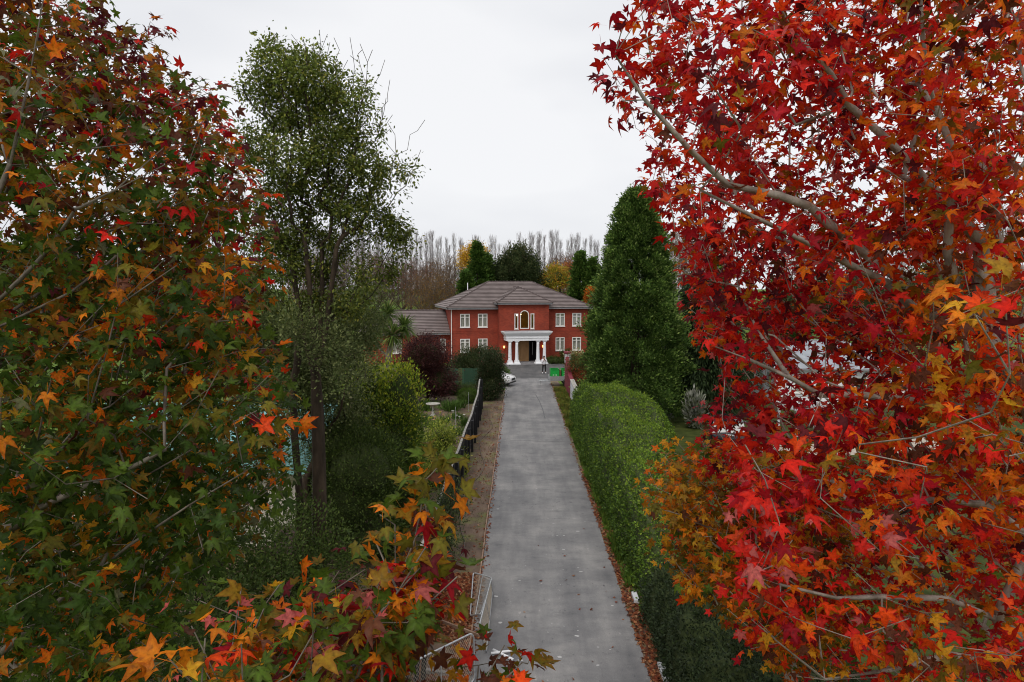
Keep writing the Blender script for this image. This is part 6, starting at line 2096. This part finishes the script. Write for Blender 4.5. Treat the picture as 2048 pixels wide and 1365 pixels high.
# ------------------------------------------------------------------ trees behind the house
def poplar_mesh(seed, h=18.0):
    rng = np.random.default_rng(seed)
    tr = MB().tube([(0, 0, -0.3), (rng.normal(0, 0.1), 0, h * 0.3), (rng.normal(0, 0.12), 0, h * 0.7), (0, 0, h)], [0.2, 0.14, 0.06, 0.012], 5)
    tw = MB()
    for q in range(140):
        z = h * (0.12 + 0.85 * rng.random() ** 0.9)
        a = rng.random() * 2 * math.pi
        ln = min(h - z + 0.6, rng.uniform(1.6, 5.0) * (1.1 - 0.6 * z / h))
        sp_ = rng.uniform(0.18, 0.42)
        c, s = math.cos(a), math.sin(a)
        r_ = ln * sp_
        tw.tube([(0, 0, z), (c * r_ * 0.7, s * r_ * 0.7, z + ln * 0.45), (c * r_ * 0.95 + rng.normal(0, 0.05), s * r_ * 0.95, z + ln)], [0.032, 0.02, 0.01], 3, cap=False)
        for k in range(2):
            t = rng.uniform(0.3, 0.8)
            p = np.array([c * r_ * 0.75 * t * 1.3, s * r_ * 0.75 * t * 1.3, z + ln * t])
            tw.tube([p, p + np.array([c * 0.15 + rng.normal(0, 0.12), s * 0.15 + rng.normal(0, 0.12), rng.uniform(0.5, 1.2)])], [0.02, 0.008], 3, cap=False)
    return tr.mesh('trunk', 'twig_poplar'), tw.mesh('crown', 'twig_poplar')


pops = [poplar_mesh(200 + i) for i in range(6)]
rr = random.Random(5)


def put_poplar(px, Y, top_y, label, group):
    P = at(px, 600, Y)
    zg = float(terrain_z(P[0], Y))
    h = at(px, top_y, Y)[2] - zg
    tm, cm = pops[rr.randrange(6)]
    root = empty('bare_poplar', (P[0], Y, zg), rr.uniform(0, 6.28))
    s = h / 18.0
    root.scale = (s * rr.uniform(0.85, 1.2), s * rr.uniform(0.85, 1.2), s)
    for nm, me in (('trunk', tm), ('crown', cm)):
        link(bpy.data.objects.new(nm, me), root)
    tag(root, label, 'tree', group)


x = 560.0
while x < 1440:                              # the far row, tops uneven, a little taller to the left
    ty = np.interp(x, [560, 700, 830, 900, 960, 1100, 1200, 1440], [455, 462, 464, 482, 486, 476, 484, 450]) + rr.uniform(-12, 12)
    put_poplar(x + rr.uniform(-3, 3), 196 + rr.uniform(-5, 5), ty,
               'tall bare poplar of the far row seen ' + ('behind the stems of the tall green tree' if x < 800 else 'between tall green tree and yellow tree' if x < 925 else 'above the dark trees behind the roof ridge' if x < 1090 else 'between roof and broad conifer' if x < 1200 else 'behind the broad conifer and red leaves'), 'row of bare poplars behind the house')
    x += rr.uniform(6, 12)
for x in (590, 640, 684, 725, 758, 1405, 1440, 1500, 1560, 1640, 1730, 1800, 1990, 2020):
    put_poplar(x, 150 + rr.uniform(-8, 8), rr.uniform(455, 480) if x < 1300 else rr.uniform(380, 440), 'shorter nearer bare poplar behind the tall green tree' if x < 1300 else 'nearer bare poplar right of the house behind the red tree', 'nearer bare poplars')


# leafless and nearly leafless brown trees at the left behind the house
def bare_tree_mesh(seed, h, w, leaves):
    rng = np.random.default_rng(seed)
    tips = sample_ells([np.array([0, 0, h * 0.60, w, w, h * 0.42])], 300, 0.25, rng)
    A, par, tid = grow([(0, 0, -0.2), (0, 0, h * 0.1), (0, 0, h * 0.2)], tips, bf=0.25, step=0.7, lift=1.1, wob=0.05, rng=rng)
    mb = MB()
    branch_mesh(mb, A, par, 0.22, 0.018, 6, thin=3)
    # fine twigs
    tw = MB()
    for q in tid:
        for k in range(3):
            e = A[q] + rng.normal(0, 0.3, 3) + np.array([0, 0, 0.45])
            tw.tube([A[q], e], [0.018, 0.01], 3, cap=False)
    m = len(tips) * leaves
    pos = np.repeat(A[tid], leaves, axis=0) + rng.normal(0, 0.45, (m, 3))
    return mb.mesh('trunk', 'twig_bare'), tw.mesh('twigs', 'twig_bare'), pos, rng


def bare_variant(seed, h, w, leaves, pal):
    tm, wm, pos, rng = bare_tree_mesh(seed, h, w, leaves)
    m = len(pos)
    c = mixcol(rng, m, pal)
    v, f, cc = leaf_arrays(pos, rng.normal(size=(m, 3)), rng.normal(size=(m, 3)) + np.array([0, 0, 1]), 0.14 * rng.uniform(0.6, 1.3, m), LEAF_DIAMOND, c, c)
    return tm, wm, np_mesh('crown', v, f, 'leaf_far', cc)


BROWN = [G(0.12, 0.075, 0.045, 3), G(0.17, 0.10, 0.045, 2), G(0.09, 0.062, 0.045, 2)]
RUST = [G(0.22, 0.085, 0.05, 3), G(0.16, 0.07, 0.05, 2)]
OCH = [G(0.25, 0.14, 0.035, 3), G(0.17, 0.09, 0.035, 2)]
BV = [bare_variant(210, 10, 2.9, 12, BROWN), bare_variant(211, 10, 2.6, 18, RUST), bare_variant(212, 10, 3.1, 18, OCH), bare_variant(213, 10, 2.4, 8, BROWN)]


def put_bare(px, base_y, top_y, Y, v, label, group=None, wide=1.0):
    P = at(px, base_y, Y)
    zg = float(terrain_z(P[0], Y))
    h = at(px, top_y, Y)[2] - zg
    root = empty('bare_tree', (P[0], Y, zg), rr.uniform(0, 6.28))
    s = h / 10.0
    root.scale = (s * wide, s * wide, s)
    for nm, me in zip(('trunk', 'twigs', 'crown'), BV[v]):
        link(bpy.data.objects.new(nm, me), root)
    tag(root, label, 'tree', group)


for px, ty, Y, v, lb in ((803, 515, 128, 0, 'small bare brown tree on the bright grass left of the house'), (838, 508, 124, 1, 'rusty brown half-bare tree behind the house wing'), (822, 520, 140, 3, 'bare grey-brown tree behind the brown trees left of the house'),
                         (868, 516, 132, 0, 'bare brown tree left of the hip roof'), (893, 505, 126, 2, 'ochre-brown half-bare tree left of the hip roof'), (907, 520, 118, 0, 'bare brown tree just left of the green pointed conifer'),
                         (780, 505, 130, 3, 'bare brown tree left of the small grass clearing'), (755, 500, 134, 1, 'rusty bare tree behind the tall tree foliage'), (725, 490, 138, 0, 'bare brown tree half hidden by the tall tree stems'), (690, 500, 130, 3, 'bare brown tree behind the tall tree stems'),
                         (650, 505, 128, 0, 'bare brown tree left of the tall tree stems'), (610, 500, 128, 1, 'rusty bare tree far left behind the tall tree'), (855, 535, 112, 2, 'low ochre tree behind the wing roof'), (884, 545, 108, 2, 'low ochre-brown tree beside the hip roof corner')):
    put_bare(px, 600, ty + 8, Y, v, lb, 'bare brown trees behind the house', 1.15)
for px, ty, Y, v, lb in ((1118, 510, 130, 1, 'rusty thin tree behind the right end of the roof'), (1132, 505, 140, 1, 'pinkish bare tree right of the yellow-green shrubbery'), (1345, 470, 150, 0, 'bare tree seen between broad conifer and red leaves'), (1400, 450, 120, 2, 'ochre bare tree behind the red sweetgum'),
                         (1620, 440, 110, 2, 'ochre tree glimpsed through the red sweetgum'), (1980, 430, 90, 3, 'pale bare tree at the far right behind red leaves'), (1760, 470, 100, 0, 'brown tree glimpsed through the middle of the red sweetgum')):
    put_bare(px, 600, ty, Y, v, lb, 'bare trees on the right behind the house', 1.0)


def back_tree(name, label, ells, n, per, size, pal, seed, clump_r=0.5, lo=0.6, top_pal=None, core=0.7, twigs=0, rt=0.02):
    ells = np.array(ells)
    c = ells[:, :3].mean(0)
    b = np.array([c[0], c[1], float(terrain_z(c[0], c[1]))])
    return shrub(name, label, 'tree', b, ells, n, per, size, pal, top_pal=top_pal, clump_r=clump_r, lo=lo, seed=seed, stem_r=0.22, n_stem=60, material='leaf_far', trunk_h=2.5, core=core, twigs=twigs, rt=rt)


DG = [G(0.032, 0.052, 0.018, 3), G(0.05, 0.07, 0.026, 2), G(0.022, 0.036, 0.014, 2)]
back_tree('evergreen_oak', 'dark round-headed evergreen tree directly behind the roof ridge', [E(1035, 535, 104, 3.0, 2.8, 2.8), E(1005, 548, 103, 1.9, 2, 2.2), E(1060, 545, 103, 1.9, 2, 2.3), E(1040, 510, 104, 1.5, 1.5, 1.3)], 330, 46, 0.3, DG, 221, clump_r=0.42, lo=0.55, top_pal=[G(0.1, 0.11, 0.045, 1)], twigs=30)
back_tree('yellow_tree', 'golden yellow autumn tree behind the pointed conifer', [E(945, 510, 112, 1.9, 1.8, 1.7), E(930, 525, 112, 1.2, 1.4, 1.4), E(960, 500, 112, 1.2, 1.3, 1.3)], 150, 34, 0.26, [G(0.6, 0.37, 0.03, 3), G(0.46, 0.25, 0.03, 2), G(0.66, 0.46, 0.06, 1)], 222, clump_r=0.36, lo=0.2, core=0, twigs=50)
back_tree('yellow_tree', 'yellow-green and orange tree behind the right part of the roof', [E(1110, 555, 108, 2.2, 2, 1.8), E(1095, 565, 106, 1.6, 1.6, 1.4)], 150, 40, 0.28, [G(0.38, 0.32, 0.035, 3), G(0.5, 0.22, 0.035, 1.5), G(0.2, 0.2, 0.035, 2)], 223, clump_r=0.4, lo=0.4, core=0.55)
back_tree('rust_tree', 'rust-orange tree between yellow-green tree and green conifer', [E(1135, 550, 112, 1.6, 1.6, 2.0)], 90, 36, 0.26, [G(0.42, 0.16, 0.06, 3), G(0.3, 0.12, 0.05, 2)], 224, clump_r=0.36, lo=0.3, core=0.3, twigs=30)
back_tree('orange_shrub', 'small bright orange tree just right of the house roof', [E(1181, 592, 92, 0.8, 0.8, 1.1)], 60, 40, 0.2, [G(0.5, 0.16, 0.02, 3), G(0.4, 0.12, 0.02, 2)], 225, clump_r=0.22, lo=0.5, core=0.6)
back_tree('plum_shrub', 'dull brown-red bush right of the house wall', [E(1184, 640, 90, 1.2, 1, 1.8)], 90, 40, 0.22, [G(0.09, 0.06, 0.03, 3), G(0.06, 0.06, 0.025, 2)], 226, clump_r=0.3, lo=0.5, core=0.6)
CFOL = [G(0.055, 0.11, 0.018, 3), G(0.08, 0.15, 0.026, 2), G(0.035, 0.07, 0.014, 2)]
CFTIP = [G(0.10, 0.155, 0.03, 1)]
for i, (px, ty, Y, rad, lb) in enumerate(((955, 492, 100, 2.1, 'pointed bright green conifer behind the left part of the roof'), (932, 545, 97, 1.9, 'shorter green conifer at the left of the roof slope'), (1160, 508, 98, 2.0, 'green conifer right of the rust-orange tree'), (1185, 522, 97, 2.0, 'green conifer touching the broad conifer'), (972, 515, 102, 1.8, 'green conifer between pointed conifer and evergreen tree'),
                                          (1420, 520, 70, 2.6, 'green conifer behind the weeping conifer'), (1560, 560, 80, 2.6, 'green conifer behind the white cottage'))):
    P = at(px, 600, Y)
    zg = float(terrain_z(P[0], Y))
    conifer('garden_conifer', lb, (P[0], Y, zg), at(px, ty, Y)[2] - zg, rad, 200, 60, 0.42, CFOL, CFTIP, 230 + i, shape=0.62, clump_r=0.42, group='green conifers behind the house', material='leaf_far')
# dark hedge line and paddock rail beyond the wing
back_tree('field_hedge', 'dark hedge at the edge of the bright field beyond the wing', [np.array([-22 + q * 2.2, 112, 3.6 + 0.0 * q, 1.6, 0.9, 1.0]) for q in range(6)], 160, 40, 0.24, DG, 240, clump_r=0.3, lo=0.6, core=0.8)
pr_ = tag(empty('paddock_fence', (-30, 113, float(terrain_z(-30, 113)))), 'dark rail fence at the edge of the bright field beyond the wing', 'fence')
for q in range(9):
    picket('post', 'black_paint', pr_, q * 2.0, 0, 0.12, 0.12, -0.1, 1.15)
for z in (0.5, 1.0):
    MB().box(0, 16, -0.03, 0.03, z, z + 0.1).build('rail', 'black_paint', pr_)

for i, (px, py, Y, rx, rz, pal, lb) in enumerate(((60, 560, 62, 5.0, 3.6, OLIVE, 'grey-green tree far behind the left sweetgum at the left edge'), (250, 570, 66, 5.0, 3.4, DG, 'dark tree far behind the upper left sweetgum'), (420, 560, 70, 4.6, 3.4, OLIVE, 'grey-green tree far behind the right edge of the left sweetgum'),
                                               (1690, 600, 72, 5.5, 3.2, DG, 'dark tree far behind the white cottage'), (1900, 590, 66, 5.5, 3.4, [G(0.12, 0.10, 0.04, 2), G(0.09, 0.09, 0.035, 2)], 'brownish tree far behind the right edge of the red sweetgum'))):
    back_tree('garden_tree', lb, [E(px, py, Y, rx, 3.0, rz), E(px + 70, py + 25, Y, rx * 0.6, 2.5, rz * 0.8), E(px - 80, py + 20, Y, rx * 0.6, 2.5, rz * 0.8)], 240, 50, 0.3, pal, 260 + i, clump_r=0.45, lo=0.6, core=0.75)
